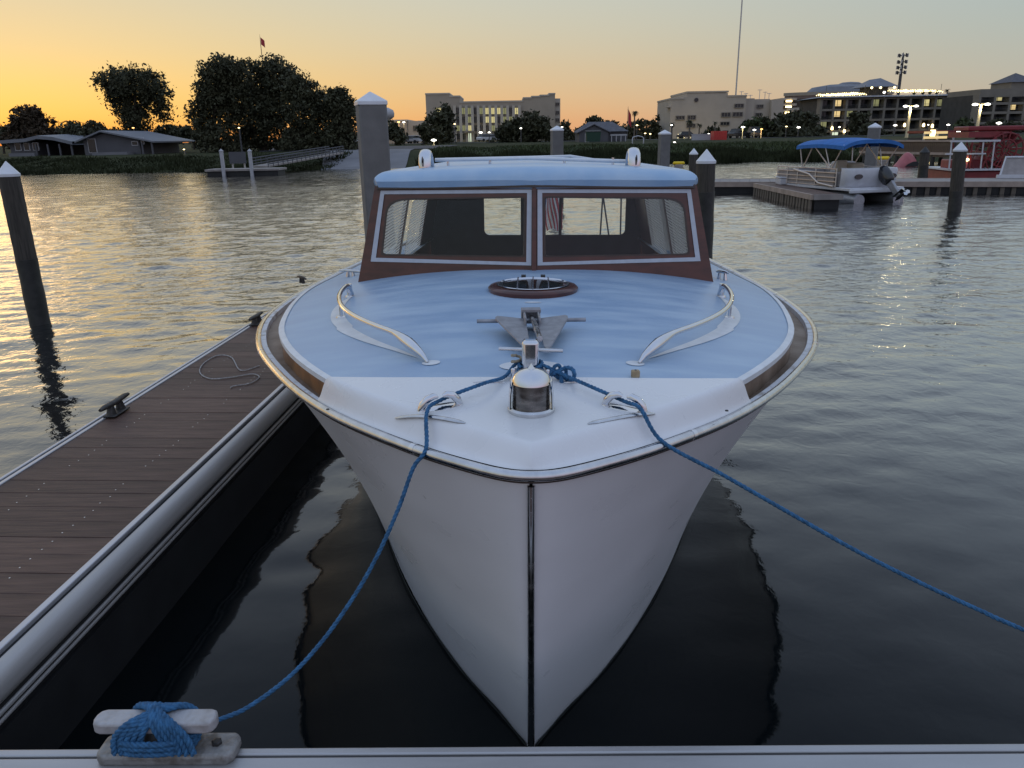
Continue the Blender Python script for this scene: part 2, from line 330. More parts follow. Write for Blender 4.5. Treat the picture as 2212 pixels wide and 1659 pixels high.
# ------------------------------------------------------------------ water
def water_mesh():
    ys = [-6., -3., -1., 0.]; y = .6
    while y < 74: ys.append(y); y += max(.040, .0048*y)
    ys += [80, 95]
    xs = []; x = 0.
    while x < 62: xs.append(x); x += max(.065, .012*x)
    xs += [70, 85, 110, 150, 220, 350]
    xs = np.array([-q for q in xs[:0:-1]]+xs); ys = np.array(ys)
    X, Y = np.meshgrid(xs, ys); Z = np.zeros_like(X)
    dy = np.gradient(ys)[:, None]+0*X; dx = np.gradient(xs)[None, :]+0*X
    r = np.random.default_rng(3)
    for k in range(40):
        lam = .20*(1.07**k)                                    # wavelengths .2 m to about 5 m
        th = math.radians(93+r.normal(0, 46)); ph = r.uniform(0, 6.28); kx, ky = 2*math.pi/lam*np.array([math.cos(th), math.sin(th)])
        slope = .031*(1.0 if lam < .5 else (.5/lam)**1.25)
        sp = np.maximum(dy*abs(math.sin(th)), dx*abs(math.cos(th)))
        att = np.clip((lam/sp-2.6)/3, 0, 1)
        bend = .35*np.sin(X*.61+Y*.43+ph)+.25*np.sin(X*.21-Y*.37+2*ph)
        Z += att*slope*lam/(2*math.pi)*np.sin(kx*X+ky*Y+ph+bend*2.4)
    calm = .16+.84*np.clip((Y-3.0)/9, 0, 1)**1.1                # sheltered between the docks, livelier outside
    calm = np.maximum(calm, .16+.6*np.clip((np.abs(X)-2.2)/5, 0, 1)*np.clip((Y-1.5)/4, 0, 1))
    Z *= calm
    Z += .0016*np.sin(X*2.1+1.3*np.sin(Y*1.1))*np.sin(Y*2.7+.9*np.sin(X*1.7))*np.clip((9-Y)/6, 0, 1)
    nyy, nxx = X.shape
    V = np.stack([X, Y, Z], -1).reshape(-1, 3).astype(np.float32)
    idx = np.arange(nyy*nxx).reshape(nyy, nxx)
    Fq = np.stack([idx[:-1, :-1], idx[:-1, 1:], idx[1:, 1:], idx[1:, :-1]], -1).reshape(-1, 4)
    return np_mesh('water', V, Fq)
def np_mesh(name, V, Fq, mat=None, smooth=True):
    me = bpy.data.meshes.new(name); n = len(V); k = Fq.shape[1]; f = len(Fq)
    me.vertices.add(n); me.vertices.foreach_set('co', np.ascontiguousarray(V, np.float32).ravel())
    me.loops.add(f*k); me.loops.foreach_set('vertex_index', np.ascontiguousarray(Fq, np.int32).ravel())
    me.polygons.add(f); me.polygons.foreach_set('loop_start', np.arange(0, f*k, k, dtype=np.int32))
    if smooth: me.polygons.foreach_set('use_smooth', np.ones(f, dtype=bool))
    me.update(calc_edges=True); me.validate()
    if mat: me.materials.append(MAT[mat] if isinstance(mat, str) else mat)
    return me
def water_mat():
    mt = bpy.data.materials.new('lake_water'); mt.use_nodes = True; t = mt.node_tree; t.nodes.clear(); n_ = t.nodes.new; l_ = t.links.new
    o = n_('ShaderNodeOutputMaterial'); g = n_('ShaderNodeNewGeometry')
    n1 = n_('ShaderNodeTexNoise'); n1.inputs['Scale'].default_value = 9; n1.inputs['Detail'].default_value = 3; n1.inputs['Distortion'].default_value = .5; l_(g.outputs['Position'], n1.inputs[0])
    sp = n_('ShaderNodeSeparateXYZ'); l_(g.outputs['Position'], sp.inputs[0])
    mr = n_('ShaderNodeMapRange'); mr.inputs[1].default_value = 3.5; mr.inputs[2].default_value = 13; mr.inputs[3].default_value = .05; mr.inputs[4].default_value = .9; l_(sp.outputs[1], mr.inputs[0])
    n2 = n_('ShaderNodeTexNoise'); n2.inputs['Scale'].default_value = .11; n2.inputs['Detail'].default_value = 2; l_(g.outputs['Position'], n2.inputs[0])      # wind lanes
    m2 = n_('ShaderNodeMapRange'); m2.inputs[1].default_value = .35; m2.inputs[2].default_value = .65; m2.inputs[3].default_value = .6; m2.inputs[4].default_value = 1.2; l_(n2.outputs[0], m2.inputs[0])
    mu = n_('ShaderNodeMath'); mu.operation = 'MULTIPLY'; l_(mr.outputs[0], mu.inputs[0]); l_(m2.outputs[0], mu.inputs[1])
    bp = n_('ShaderNodeBump'); bp.inputs['Distance'].default_value = .022; l_(mu.outputs[0], bp.inputs['Strength']); l_(n1.outputs[0], bp.inputs['Height'])
    lw = n_('ShaderNodeLayerWeight'); lw.inputs[0].default_value = .5; l_(bp.outputs[0], lw.inputs['Normal'])
    fr = n_('ShaderNodeFloatCurve'); l_(lw.outputs['Facing'], fr.inputs['Value']); cv = fr.mapping.curves[0]      # reflectance against viewing angle
    cv.points[0].location = (0, .012); cv.points[1].location = (1, 1)
    for q in ((.29, .017), (.45, .05), (.60, .19), (.72, .44), (.82, .67), (.92, .87)): cv.points.new(*q)
    fr.mapping.update()
    df = n_('ShaderNodeBsdfDiffuse'); df.inputs[0].default_value = (.004, .006, .007, 1); gl = n_('ShaderNodeBsdfGlossy'); gl.inputs['Roughness'].default_value = .05; gl.inputs[0].default_value = (.97, .97, .97, 1)
    l_(bp.outputs[0], gl.inputs['Normal'])
    mx = n_('ShaderNodeMixShader'); l_(fr.outputs[0], mx.inputs[0]); l_(df.outputs[0], mx.inputs[1]); l_(gl.outputs[0], mx.inputs[2]); l_(mx.outputs[0], o.inputs[0])
    return mt
wm = water_mesh(); wm.materials.append(water_mat())
wo = link('water', wm); tag(wo, 'rippled lake water reflecting the dusk sky', 'water', kind='structure')

# ------------------------------------------------------------------ far shore
def shore_y(x): return 57.+2.2*math.sin(x*.13+1)+1.0*math.sin(x*.41)-(6*max(0, min(1, (x-22)/14)))+2.5*math.exp(-((x+18)/6)**2)
def gz(x, y):
    t = (y-shore_y(x))/11
    if t < 0: return max(-1.2, t*2.2)
    t = min(1, t); return 1.0*(t*t*(3-2*t)*.75+.25*t)
def ground_mat():
    mt = P('shore_lawn', (.024, .031, .013), .95, col2=(.045, .050, .022), vscale=.35, bump=.5, bscale=3, thresh=(.3, .7), spec=.1); return mt
xs = sorted(set([-3000, -1500, -700, -350, -200, 200, 350, 700, 1500, 3000]+[round(-120+2*i, 2) for i in range(121)])); ys = [46+1.0*i for i in range(35)]+[85, 95, 110, 140, 180, 240, 330, 600, 1500, 6000]
mb = MB(); mb.grid([[(x, y, gz(x, y)+(0 if y > 80 else .04*math.sin(x*1.7)*math.sin(y*1.3))) for x in xs] for y in ys])
g_o = mb.build('ground', ground_mat(), smooth=180); tag(g_o, kind='structure')
def sheet(name, poly_px, mat, dz=.012, Y=None):
    pass
# concrete boat ramp running down into the lake, and the car park behind the field
def strip(name, x0, x1, y0, y1, mat, dz, nx=8, ny=14):
    mb = MB(); mb.grid([[(x0[0]+(x0[1]-x0[0])*j/ny+(x1[0]-x0[0]+(x1[1]-x1[0]-x0[1]+x0[0])*j/ny)*i/nx, y0+(y1-y0)*j/ny, 0) for i in range(nx+1)] for j in range(ny+1)])
    mb.v = [(p[0], p[1], gz(p[0], p[1])+dz) for p in mb.v]
    return tag(mb.build(name, mat, smooth=180), kind='structure')
strip('boat_ramp', (-12.5, -17.5), (-7.0, -9.0), 53, 78, 'ramp', .06, 12, 30)
strip('car_park', (-24, -34), (-7.2, -6.5), 78, 112, 'asphalt', .05)
strip('road', (-60, -60), (140, 140), 150, 162, 'asphalt', .05, 20, 3)

def blades(name, n, xr, off, h, mat, label, seed, wid=.05):
    r = np.random.default_rng(seed); V = []; Fq = []
    X = r.uniform(xr[0], xr[1], n); T = r.uniform(off[0], off[1], n)
    V = np.zeros((n, 4, 3), np.float32)
    for i in range(n):
        x = X[i]; y = shore_y(x)+T[i]; z = gz(x, y)-.03; a = r.uniform(0, 3.14); ht = h*(.45+.75*r.random())*(.75+.35*math.sin(x*.9+1.5*math.sin(y*.7))); dx, dyv = math.cos(a)*wid, math.sin(a)*wid; lx, ly = r.normal(0, .12, 2)
        V[i] = [(x-dx, y-dyv, z), (x+dx, y+dyv, z), (x+lx+dx*.15, y+ly, z+ht), (x+lx-dx*.15, y+ly, z+ht)]
    F_ = np.arange(n*4).reshape(n, 4)
    return tag(link(name, np_mesh(name, V.reshape(-1, 3), F_, mat, False)), label, 'grass', kind='stuff')
blades('tall_grass', 26000, (-6.5, 24), (-.6, 5.5), .62, 'grass', 'tall dark green grass along the far bank', 11, .06)
blades('meadow_grass', 16000, (-6.5, 26), (4, 19), .28, MAT['leaf2'], 'shorter grass on the field above the bank', 12, .07)
blades('bank_grass', 12000, (-48, -12.8), (-.4, 9), .34, 'grass', 'dark grass on the bank below the houses', 13, .06)

# ------------------------------------------------------------------ the moored cabin boat
BYAW = math.radians(2.1); BX, BY = .035, 1.905; HEEL = math.radians(.6)
boat = empty('cabin_boat', (BX, BY, 0), (0, HEEL, -BYAW), 'classic white cabin boat with pale blue deck and mahogany windshield moored bow first', 'boat')
BM = Matrix.Translation((BX, BY, 0)) @ Matrix.Rotation(-BYAW, 4, 'Z') @ Matrix.Rotation(HEEL, 4, 'Y')
BMI = BM.inverted()
def bw(t, s, z): return BM @ Vector((t, s, z))
def bpx(x, y, s):            # pixel -> (t, z) on the boat's cross plane at s
    o = BMI @ CAM; d = BMI.to_3x3() @ ray(x, y); k = (s-o.y)/d.y; p = o+d*k; return p.x, p.z
def bpz(x, y, z):            # pixel -> (t, s) at height z
    o = BMI @ CAM; d = BMI.to_3x3() @ ray(x, y); k = (z-o.z)/d.z; p = o+d*k; return p.x, p.y
LEN = 6.8
sq = lambda a: [math.sqrt(q) for q in a]
f_rail = hermite(sq([0, .09, .28, .57, 1.08, 1.7, 2.4, 3, 3.6, 5, 6.8]), [0, .195, .425, .70, 1.035, 1.335, 1.54, 1.62, 1.645, 1.60, 1.42])
f_wl = hermite([0, .12, .4, .9, 1.3, 1.6, 2.2, 3, 4, 6.8], [.012, .085, .27, .53, .69, .79, .96, 1.13, 1.25, 1.22])
f_dk = hermite([0, .3, .7, 1.0, 1.45, 2.0, 2.5, 3, 5, 6.8], [.12, .36, .72, .925, 1.145, 1.29, 1.365, 1.41, 1.37, 1.2])
f_zr = hermite([0, 1, 2, 3, 5, 6.8], [1.130, 1.085, 1.03, .98, .92, .90])
f_zc = hermite([0, .6, 1.2, 1.8, 2.4, 3.5, 6.8], [1.19, 1.213, 1.248, 1.280, 1.300, 1.28, 1.2])
f_ze = hermite([0, .6, 1.5, 2.5, 3.5, 6.8], [1.17, 1.172, 1.15, 1.125, 1.06, .98])
hr = lambda s: f_rail(math.sqrt(max(s, 0)))
def zdeck(t, s):
    h = f_dk(s); return f_zc(s)-(f_zc(s)-f_ze(s))*min(1, abs(t)/h)**2
QS = [i/64*math.sqrt(LEN) for i in range(65)]
def rail_path(off, dz, qs=QS):     # loop from port stern round the bow to starboard stern
    L_ = [(-max(hr(q*q)-off, 0), q*q+off*max(0, 1-q*1.6), f_zr(q*q)+dz) for q in qs[::-1]]; R_ = [(max(hr(q*q)-off, 0), q*q+off*max(0, 1-q*1.6), f_zr(q*q)+dz) for q in qs[1:]]
    return L_+R_
# hull
def stem_s(z): return .245*(1-z/1.13) if z > 0 else .245-z*.7
rows = []
NZ = 30
for side in (-1, 1):
    for iz in range(NZ+1):
        row = []
        for q in QS:
            s0 = q*q; zt = f_zr(s0)-.012; z = -.4+(zt+.4)*iz/NZ
            s = s0+stem_s(z)*(1-s0/LEN)
            g = max(0, z)/zt; g = .50*g+.50*g**2.4
            wlw = f_wl(s0); b = wlw*(1-g)+f_rail(q)*g
            if z < 0: b *= max(.05, 1+z/.75)
            row.append((side*max(b-.003*(z > .9), .0045), s, z))
        rows.append(row)
mb = MB(); mb.grid(rows[:NZ+1]); mb.grid([r[::-1] for r in rows[NZ+1:]])
mb.grid([[rows[i][-1], rows[NZ+1+i][-1]] for i in range(NZ+1)])
hull = mb.build('hull', 'hull', boat, smooth=40)
def hull_pt(side, s0, z, off=0):
    zt = f_zr(s0)-.012; g = max(0, z)/zt; g = .50*g+.50*g**2.4; b = f_wl(s0)*(1-g)+f_rail(math.sqrt(s0))*g
    return (side*(b+off), s0+stem_s(z)*(1-s0/LEN), z)
# dark boot stripe just above the water
for side in (-1, 1):
    g = []
    for dz in (-.02, .008, .015):
        g.append([hull_pt(side, .004+6.2*(i/69)**1.7, max(dz, .0005)+.012*math.sin(i*.9)*.3, .0035) if dz > 0 else tuple(np.array(hull_pt(side, .004+6.2*(i/69)**1.7, .0005, .003))+np.array((0, 0, dz))) for i in range(70)])
    mb = MB(); mb.grid(g); mb.build('boot_stripe', P('boot_stripe_paint', (.03, .035, .034), .5, vary=.4, vscale=20), boat, smooth=60)
# stem band
mb = MB(); pts = [(0, stem_s(z)-.006, z) for z in np.linspace(-.3, 1.10, 40)]; mb.tube(pts, .0105, 8, flat=.8); mb.build('stem_band', 'steel', boat, smooth=60)
# rub rail: bright half round strip over a dark seam
mb = MB(); mb.tube([(p[0], p[1], p[2]) for p in rail_path(-.004, 0)], .0155, 10); mb.build('rub_rail', 'steel', boat, smooth=60)
mb = MB(); mb.tube([(p[0], p[1], p[2]) for p in rail_path(.002, -.019)], .0055, 8); mb.build('rail_seam', 'mahogdark', boat, smooth=60)
for s0, sd in ((.20, -1), (.34, 1), (1.5, -1), (1.7, 1)):     # joints in the strip
    mb = MB(); q = math.sqrt(s0); p = Vector((sd*(hr(s0)+.004), s0, f_zr(s0))); q2 = math.sqrt(s0+.012); p2 = Vector((sd*(hr(s0+.012)+.004), s0+.012, f_zr(s0+.012))); mb.tube([p, p2], .0172, 10); mb.build('rail_joint', 'chrome', boat, smooth=60)
# covering boards: worn white outer band, bare wood inner band, varnished riser up to the deck
QB = [q for q in QS if q*q > .3]
for side in (-1, 1):
    a = [(side*(hr(q*q)-.004), q*q, f_zr(q*q)+.008) for q in QB]; b = [(side*(hr(q*q)-.034), q*q, f_zr(q*q)+.009) for q in QB]; b2 = [(side*(hr(q*q)-.036), q*q, f_zr(q*q)-.022) for q in QB]
    mb = MB(); mb.grid([a, b, b2]); mb.build('covering_board', 'wornwhite', boat, smooth=40)
    c = [(side*(hr(q*q)-.031), q*q, f_zr(q*q)-.016) for q in QB]; d = [(side*(min(f_dk(q*q), hr(q*q)-.08)-.012), q*q, f_zr(q*q)-.020) for q in QB]
    mb = MB(); mb.grid([c, d]); mb.build('side_deck', 'teak', boat, smooth=40)
    e = [(side*(min(f_dk(q*q), hr(q*q)-.08)-.006), q*q, f_zr(q*q)-.030) for q in QB]; f = [(side*(min(f_dk(q*q), hr(q*q)-.08)-.008), q*q, f_ze(q*q)-.004) for q in QB]
    mb = MB(); mb.grid([e, f]); mb.build('deck_riser', 'varnish' if side < 0 else 'teak', boat, smooth=40)
    g0 = [(side*(f_dk(q*q)+.003), q*q, f_ze(q*q)-.018) for q in QB]; g = [(side*(f_dk(q*q)+.004), q*q, f_ze(q*q)+.002) for q in QB]; h = [(side*(f_dk(q*q)-.006), q*q, f_ze(q*q)+.006) for q in QB]; k = [(side*(f_dk(q*q)-.024), q*q, zdeck(f_dk(q*q)-.024, q*q)+.004) for q in QB]
    mb = MB(); mb.grid([g0, g, h, k]); mb.build('deck_edge_trim', 'whitetrim', boat, smooth=40)
# blue deck: foredeck plus side decks past the cabin
rows = []
for i in range(49):
    s = .52+(2.52-.52)*i/48; rows.append([((j/20-1)*(f_dk(s)-.02), s, zdeck((j/20-1)*(f_dk(s)-.02), s)) for j in range(41)])
mb = MB(); mb.grid(rows); mb.build('deck', 'deck', boat, smooth=180)
for side in (-1, 1):
    rows = [[(side*(.9+(f_dk(s)-.02-.9)*j/6), s, zdeck(.9+(f_dk(s)-.02-.9)*j/6, s)) for j in range(7)] for s in np.linspace(2.515, 5.1, 24)]
    mb = MB(); mb.grid(rows); mb.build('side_deck_paint', 'deck', boat, smooth=180)
# white moulded bow cap: narrow flange at the rail, rounded shoulder, flat top
def cap_f(d, w_):
    fl = .16*w_; x = min(1, max(0, (d-fl)/(w_-fl))); return .10*min(1, max(0, d/fl))+.90*math.sin(x*math.pi/2)**1.35
rows = []
for i in range(64):
    u = i/63; row = []
    for j in range(61):
        v = 2*j/60-1; v = math.copysign(1-(1-abs(v))**1.9, v)
        s_back = .615+.055*abs(v)**3; q = (.0+u*math.sqrt(s_back)); s = max(q*q, 1e-5)
        h = hr(s)-.010; t = v*h
        dist = min((1-abs(v))*h, (s+.012)*1.0+ (1-abs(v))*.1) if u < 1 else (1-abs(v))*h
        zt = f_zc(s)+.004-.02*(abs(t)/.75)**2; zb = f_zr(s)+.012
        wr_ = .165-.120*min(1, s/.62)**1.3; f = cap_f(dist, wr_)
        row.append((t, s+.010*(1-u), zb+(zt-zb)*f))
    rows.append(row)
back = [(p[0], p[1]+.004, p[2]-.012) for p in rows[-1]]; back2 = [(p[0]*.995, p[1]-.004, min(p[2]-.02, f_zr(.65)-.002)) for p in rows[-1]]
mb = MB(); mb.grid(rows+[back, back2]); mb.build('bow_cap', 'cap', boat, smooth=50)
for (x, y) in ((2845, 1548), (2862, 1610), (2785, 1520), (2748, 1522), (1290, 1605), (1780, 1519)):  # screw heads in the cap
    t, s = bpz(x/1.8228, y/1.8228, 1.165); mb = MB(); mb.lathe([(.006, 0), (.005, .003)], 8, (t, s, 1.158)); mb.build('cap_screw', 'castiron', boat)
# ---- cabin
CB = {}
def wpt(side, u, v, off=0.):      # windshield half: u 0 centre .. 1 side, v 0 bottom .. 1 top
    p00 = Vector((0, 2.335, 1.285)); p10 = Vector((side*1.022, 2.50, 1.195)); p11 = Vector((side*.905, 2.575, 1.738)); p01 = Vector((0, 2.405, 1.756))
    p = (p00*(1-u)+p10*u)*(1-v)+(p01*(1-u)+p11*u)*v
    n = Vector((-side*.16, -1, .13)).normalized(); return p+n*off
def rnd(c, r, n=5):               # rounded quad in uv, c: 4 corners ccw, r: 4 radii
    out = []
    for i in range(4):
        p = Vector(c[i]); a = Vector(c[i-1]); b = Vector(c[(i+1) % 4]); d1 = (a-p); d2 = (b-p)
        d1 = d1.normalized()*r[i]; d2 = d2.normalized()*r[i]
        for k in range(n+1):
            t = k/n; out.append(tuple(p+d1*(1-t)**2+d2*t**2))
    return out
ws_parent = {}
for side in (-1, 1):
    gl = rnd([(.052, .185), (.888, .285), (.905, .868), (.052, .862)], [.02, .03, .13, .03])
    ou = rnd([(0, 0), (1, 0), (1, 1), (0, 1)], [.001]*4)
    def ring(outer, inner, o0, o1, name, mat, par):
        n = len(outer); mb = MB()
        loops = [[wpt(side, *p, o0) for p in outer], [wpt(side, *p, o1) for p in outer], [wpt(side, *p, o1) for p in inner], [wpt(side, *p, o0) for p in inner]]
        vs = [p for l in loops for p in l]; fs = []
        for a in range(4):
            b = (a+1) % 4
            for i in range(n): fs.append((a*n+i, a*n+(i+1) % n, b*n+(i+1) % n, b*n+i))
        mb.add(vs, fs); return mb.build(name, mat, par, smooth=30, fix=True)
    fr = ring(ou, gl, -.03, .0, 'windshield_frame', 'mahog', boat)
    to = rnd([(.018, .085), (.945, .225), (.957, .952), (.018, .936)], [.003]*4); ti = rnd([(.045, .125), (.917, .262), (.930, .915), (.045, .900)], [.003]*4)
    ring(to, ti, .001, .006, 'trim_strip', 'greytrim', fr)
    bo = rnd([(.050, .183), (.890, .283), (.907, .870), (.050, .864)], [.02, .03, .13, .03]); bi = rnd([(.060, .20), (.878, .298), (.895, .852), (.060, .848)], [.02, .03, .13, .03])
    ring(bo, bi, -.02, .002, 'glazing_bead', 'mahogdark', fr)
    mb = MB(); n = len(gl); vs = [wpt(side, *p, -.012) for p in gl]+[wpt(side, *p, -.017) for p in gl]
    mb.add(vs, [tuple(range(n)), tuple(range(n, 2*n))[::-1]]); mb.build('windshield_pane', 'pane', fr, fix=True)
mb = MB(); mb.hexa([wpt(1, -.012, 0, .0), wpt(1, .012, 0, 0), wpt(1, .012, 1, 0), wpt(1, -.012, 1, 0)], [wpt(1, -.012, 0, .012)+Vector((0, -.004, 0)), wpt(1, .012, 0, .012), wpt(1, .012, 1, .012), wpt(1, -.012, 1, .012)]); mb.build('centre_mullion', 'mahog', boat)
def side_t(s, z): return (1.022-(z-1.195)*.2155)*(1-.03*max(0, s-2.5))
def zroof_side(s): return 1.738
for side in (-1, 1):
    def slab(s0, s1, z0, z1, name='cabin_side', mat='mahog', th=.03, par=boat):
        A = [(side*side_t(s, z), s, z) for s, z in ((s0, z0), (s1, z0), (s1, z1), (s0, z1))]; B = [(p[0]-side*th, p[1], p[2]) for p in A]
        mb = MB(); mb.hexa(A, B); return mb.build(name, mat, par, fix=True)
    # front edge follows the raked windshield
    A = [(side*side_t(2.5, 1.10), 2.485, 1.10), (side*side_t(2.66, 1.10), 2.66, 1.10), (side*side_t(2.66, 1.738), 2.66, 1.738), (side*side_t(2.575, 1.738), 2.577, 1.738)]
    B = [(p[0]-side*.03, p[1], p[2]) for p in A]; mb = MB(); mb.hexa(A, B); cs = mb.build('cabin_side', 'mahog', boat, fix=True)
    slab(2.66, 5.05, .98, 1.14); slab(2.66, 5.05, 1.70, 1.738); slab(4.45, 5.05, 1.14, 1.70); slab(3.55, 3.60, 1.14, 1.70)
    for s0, s1 in ((2.66, 3.55), (3.60, 4.45)):
        A = [(side*(side_t(s, z)-.012), s, z) for s, z in ((s0, 1.14), (s1, 1.14), (s1, 1.70), (s0, 1.70))]
        mb = MB(); mb.add(A, [(0, 1, 2, 3)]); wd = mb.build('side_window', 'pane', boat)
        mb = MB()
        for k in range(32):
            z = 1.045+.0205*k; t = side_t(s0, z)-.052
            mb.add([(side*(t+.004), s0+.01, z-.006), (side*(t+.004), s1-.01, z-.006), (side*(t-.004), s1-.01, z+.0125), (side*(t-.004), s0+.01, z+.0125)], [(0, 1, 2, 3)])
        mb.build('blind', 'blind', wd)['kind'] = 'stuff'
# rear bulkhead with its window openings, cut from strips
SB = 5.0
wl = [bpx(1045, 428, SB), bpx(1125, 508, SB)]; wr0 = [bpx(1166, 428, SB), bpx(1207, 508, SB)]; wr1 = [bpx(1214, 428, SB), bpx(1350, 508, SB)]
zt_, zb_ = wl[0][1], wl[1][1]
edges = [(-.93, wl[0][0]), (wl[1][0], wr0[0][0]), (wr0[1][0], wr1[0][0]), (wr1[1][0], .93)]
mb = MB()
for a, b in edges: mb.box(a, b, SB, SB+.03, zb_, zt_)
mb.box(-.93, .93, SB, SB+.03, .30, zb_); mb.box(-.93, .93, SB, SB+.03, zt_, 1.745)
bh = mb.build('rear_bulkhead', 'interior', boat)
for a, b in ((wl[0][0], wl[1][0]), (wr0[0][0], wr0[1][0]), (wr1[0][0], wr1[1][0])):
    mb = MB(); mb.box(a-.004, b+.004, SB+.010, SB+.014, zb_-.004, zt_+.004); mb.build('rear_pane', 'pane', bh)
    for cx, sx in ((a, 1), (b, -1)):     # rounded lower corners
        if (cx == a and a == wl[0][0]) or (cx == b and b == wr1[1][0]):
            R_ = .045; pl = [(cx-sx*.002, zb_-.002)]+[(cx+sx*R_*(1-math.cos(k*math.pi/12)), zb_+R_*(1-math.sin(k*math.pi/12))) for k in range(7)]
            mb = MB(); mb.add([(p[0], SB+.002, p[1]) for p in pl]+[(p[0], SB+.028, p[1]) for p in pl], [tuple(range(len(pl))), tuple(range(len(pl), 2*len(pl)))[::-1]]+[(i, (i+1) % len(pl), len(pl)+(i+1) % len(pl), len(pl)+i) for i in range(len(pl))]); mb.build('corner_fillet', 'interior', bh, fix=True)
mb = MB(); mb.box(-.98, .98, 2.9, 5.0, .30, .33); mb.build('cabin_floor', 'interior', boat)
mb = MB(); mb.hexa([(-.93, 2.50, 1.25), (.93, 2.50, 1.25), (.88, 2.85, 1.20), (-.88, 2.85, 1.20)], [(-.93, 2.52, .9), (.93, 2.52, .9), (.88, 2.85, .9), (-.88, 2.85, .9)]); mb.build('dashboard', 'mahogdark', boat, fix=True)
mb = MB(); t, z = bpx(1415, 545, 2.85); ctr = Vector((t-.05, 3.0, 1.06)); mb.tube([ctr+Vector((math.cos(a)*.17, -math.sin(a)*.05, math.sin(a)*.15)) for a in np.linspace(0, 2*math.pi, 25)[:-1]], .011, 8, closed=True)
for a in (.5, 2.6, 4.7): mb.tube([ctr, ctr+Vector((math.cos(a)*.17, -math.sin(a)*.05, math.sin(a)*.15))], .008, 6)
mb.build('steering_wheel', 'steel', boat, smooth=60)
for t in (-.52, .5):
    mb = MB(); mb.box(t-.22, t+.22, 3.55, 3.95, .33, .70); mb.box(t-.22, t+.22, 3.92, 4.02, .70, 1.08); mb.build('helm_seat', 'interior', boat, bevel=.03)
# roof
def roof_z(t, s):
    sf = 2.372+.155*abs(t)/.93; hw_ = .914*(1-.022*max(0, s-2.6))
    d = min(max(hw_-abs(t), 0)*2.2, max(s-sf, 0)*1.25, max(5.35-s, 0)); x = min(1, d/.15)
    return 1.737+.016*(1-abs(t)/.93)+.074*math.sqrt(max(0, 1-(1-x)**2))+.020*(1-(t/.93)**2)-.012*max(0, (s-2.9))
rows = []
for i in range(60):
    u = i/59; u = u**1.5; row = []
    for j in range(61):
        v = 2*j/60-1; v = math.copysign(1-(1-abs(v))**2.3, v); hw_ = .914
        sf = 2.372+.155*abs(v); s = sf+(5.35-sf)*u
        # round the front corners in plan
        cr_ = .08; tt = v*hw_*(1-.022*max(0, s-2.6)); ds = s-sf
        if ds < cr_: tt *= 1-(.03*(1-ds/cr_)**2.2)*abs(v)**4
        row.append((tt, s, roof_z(tt, s)))
    rows.append(row)
under = [[(p[0]*.99, p[1]+(.02 if i < 30 else -.02), 1.732) for p in r] for i, r in enumerate(rows)]
mb = MB(); mb.grid(rows); mb.grid([r[::-1] for r in under])
k = 61
mb.grid([rows[0], under[0]]); mb.grid([under[-1], rows[-1]]); mb.grid([[r[0], q[0]] for r, q in zip(rows, under)]); mb.grid([[q[-1], r[-1]] for r, q in zip(rows, under)])
roof = mb.build('roof', 'roof', boat, smooth=50, fix=True)
mb = MB()                                                     # dark header board under the roof's front edge
for side in (-1, 1):
    mb.hexa([wpt(side, 0, .955, .002), wpt(side, .985, .962, .002), wpt(side, .985, 1.01, .002), wpt(side, 0, 1.01, .002)], [wpt(side, 0, .955, .022), wpt(side, .985, .962, .022), wpt(side, .985, 1.01, .022), wpt(side, 0, 1.01, .022)])
mb.build('header_board', 'mahogdark', boat, fix=True)
# chrome horns at the roof corners and the pale grab rail between them
for px, sd in ((922, -1), (1366, 1)):
    t, z0 = bpx(px, 362, 2.92); zb = roof_z(t, 2.92)-.008
    pr = []; mb = MB()
    for i in range(13):
        a = i/12; mb_s = 2.86+.16*a
        pr.append((t, mb_s, zb+.03+.085*math.sin(math.pi*min(1, .12+a*.80))))
    mb.tube([(t, 2.845, zb-.02), (t, 2.840, zb+.035), (t, 2.855, zb+.078), (t, 2.895, zb+.098), (t, 2.945, zb+.092), (t, 2.985, zb+.06), (t, 3.01, zb-.01)], [.018, .019, .0185, .017, .016, .017, .018], 16, flat=2.0)
    hn = mb.build('roof_horn', 'chrome', boat, smooth=60)
    mb = MB(); mb.lathe([(.0, -.004), (.044, -.004), (.042, .006), (0, .008)], 16, (t, 2.85, zb)); mb.build('horn_foot', 'chrome', hn, smooth=40)
    mb = MB(); mb.lathe([(.0, -.004), (.044, -.004), (.042, .006), (0, .008)], 16, (t, 3.0, zb)); mb.build('horn_foot', 'chrome', hn, smooth=40)
    mb = MB(); mb.lathe([(.0, 0), (.024, 0), (.03, .012), (.024, .013), (0, .005)], 16, sx=.2, M=Matrix.Translation((t+sd*.010, 2.828, zb+.045)) @ Matrix.Rotation(math.pi/2, 4, 'X')); mb.build('horn_mouth', 'darklens', hn, smooth=40)
t0, z0 = bpx(940, 347, 3.05); t1, z1 = bpx(1352, 350, 3.05)
zb = max(roof_z(t0, 3.05), roof_z(0, 3.05))
mb = MB(); mb.tube([(t0, 3.05, z0+.004), ((t0+t1)/2, 3.05, z0+.012), (t1, 3.05, z1+.004)], .0115, 8); mb.tube([(t0+.05, 3.13, z0+.008), (-.05, 3.13, z0+.016), (.22, 3.13, z0+.022), (t1-.1, 3.13, z1)], .007, 6); gr = mb.build('roof_grab_rail', 'whitetrim', boat, smooth=60)
for t in (t0+.08, t0*.45, .18, t1-.08):
    mb = MB(); mb.tube([(t, 3.05, roof_z(t, 3.05)-.01), (t, 3.05, z0+.012)], .008, 6); mb.build('rail_post', 'chrome', gr)
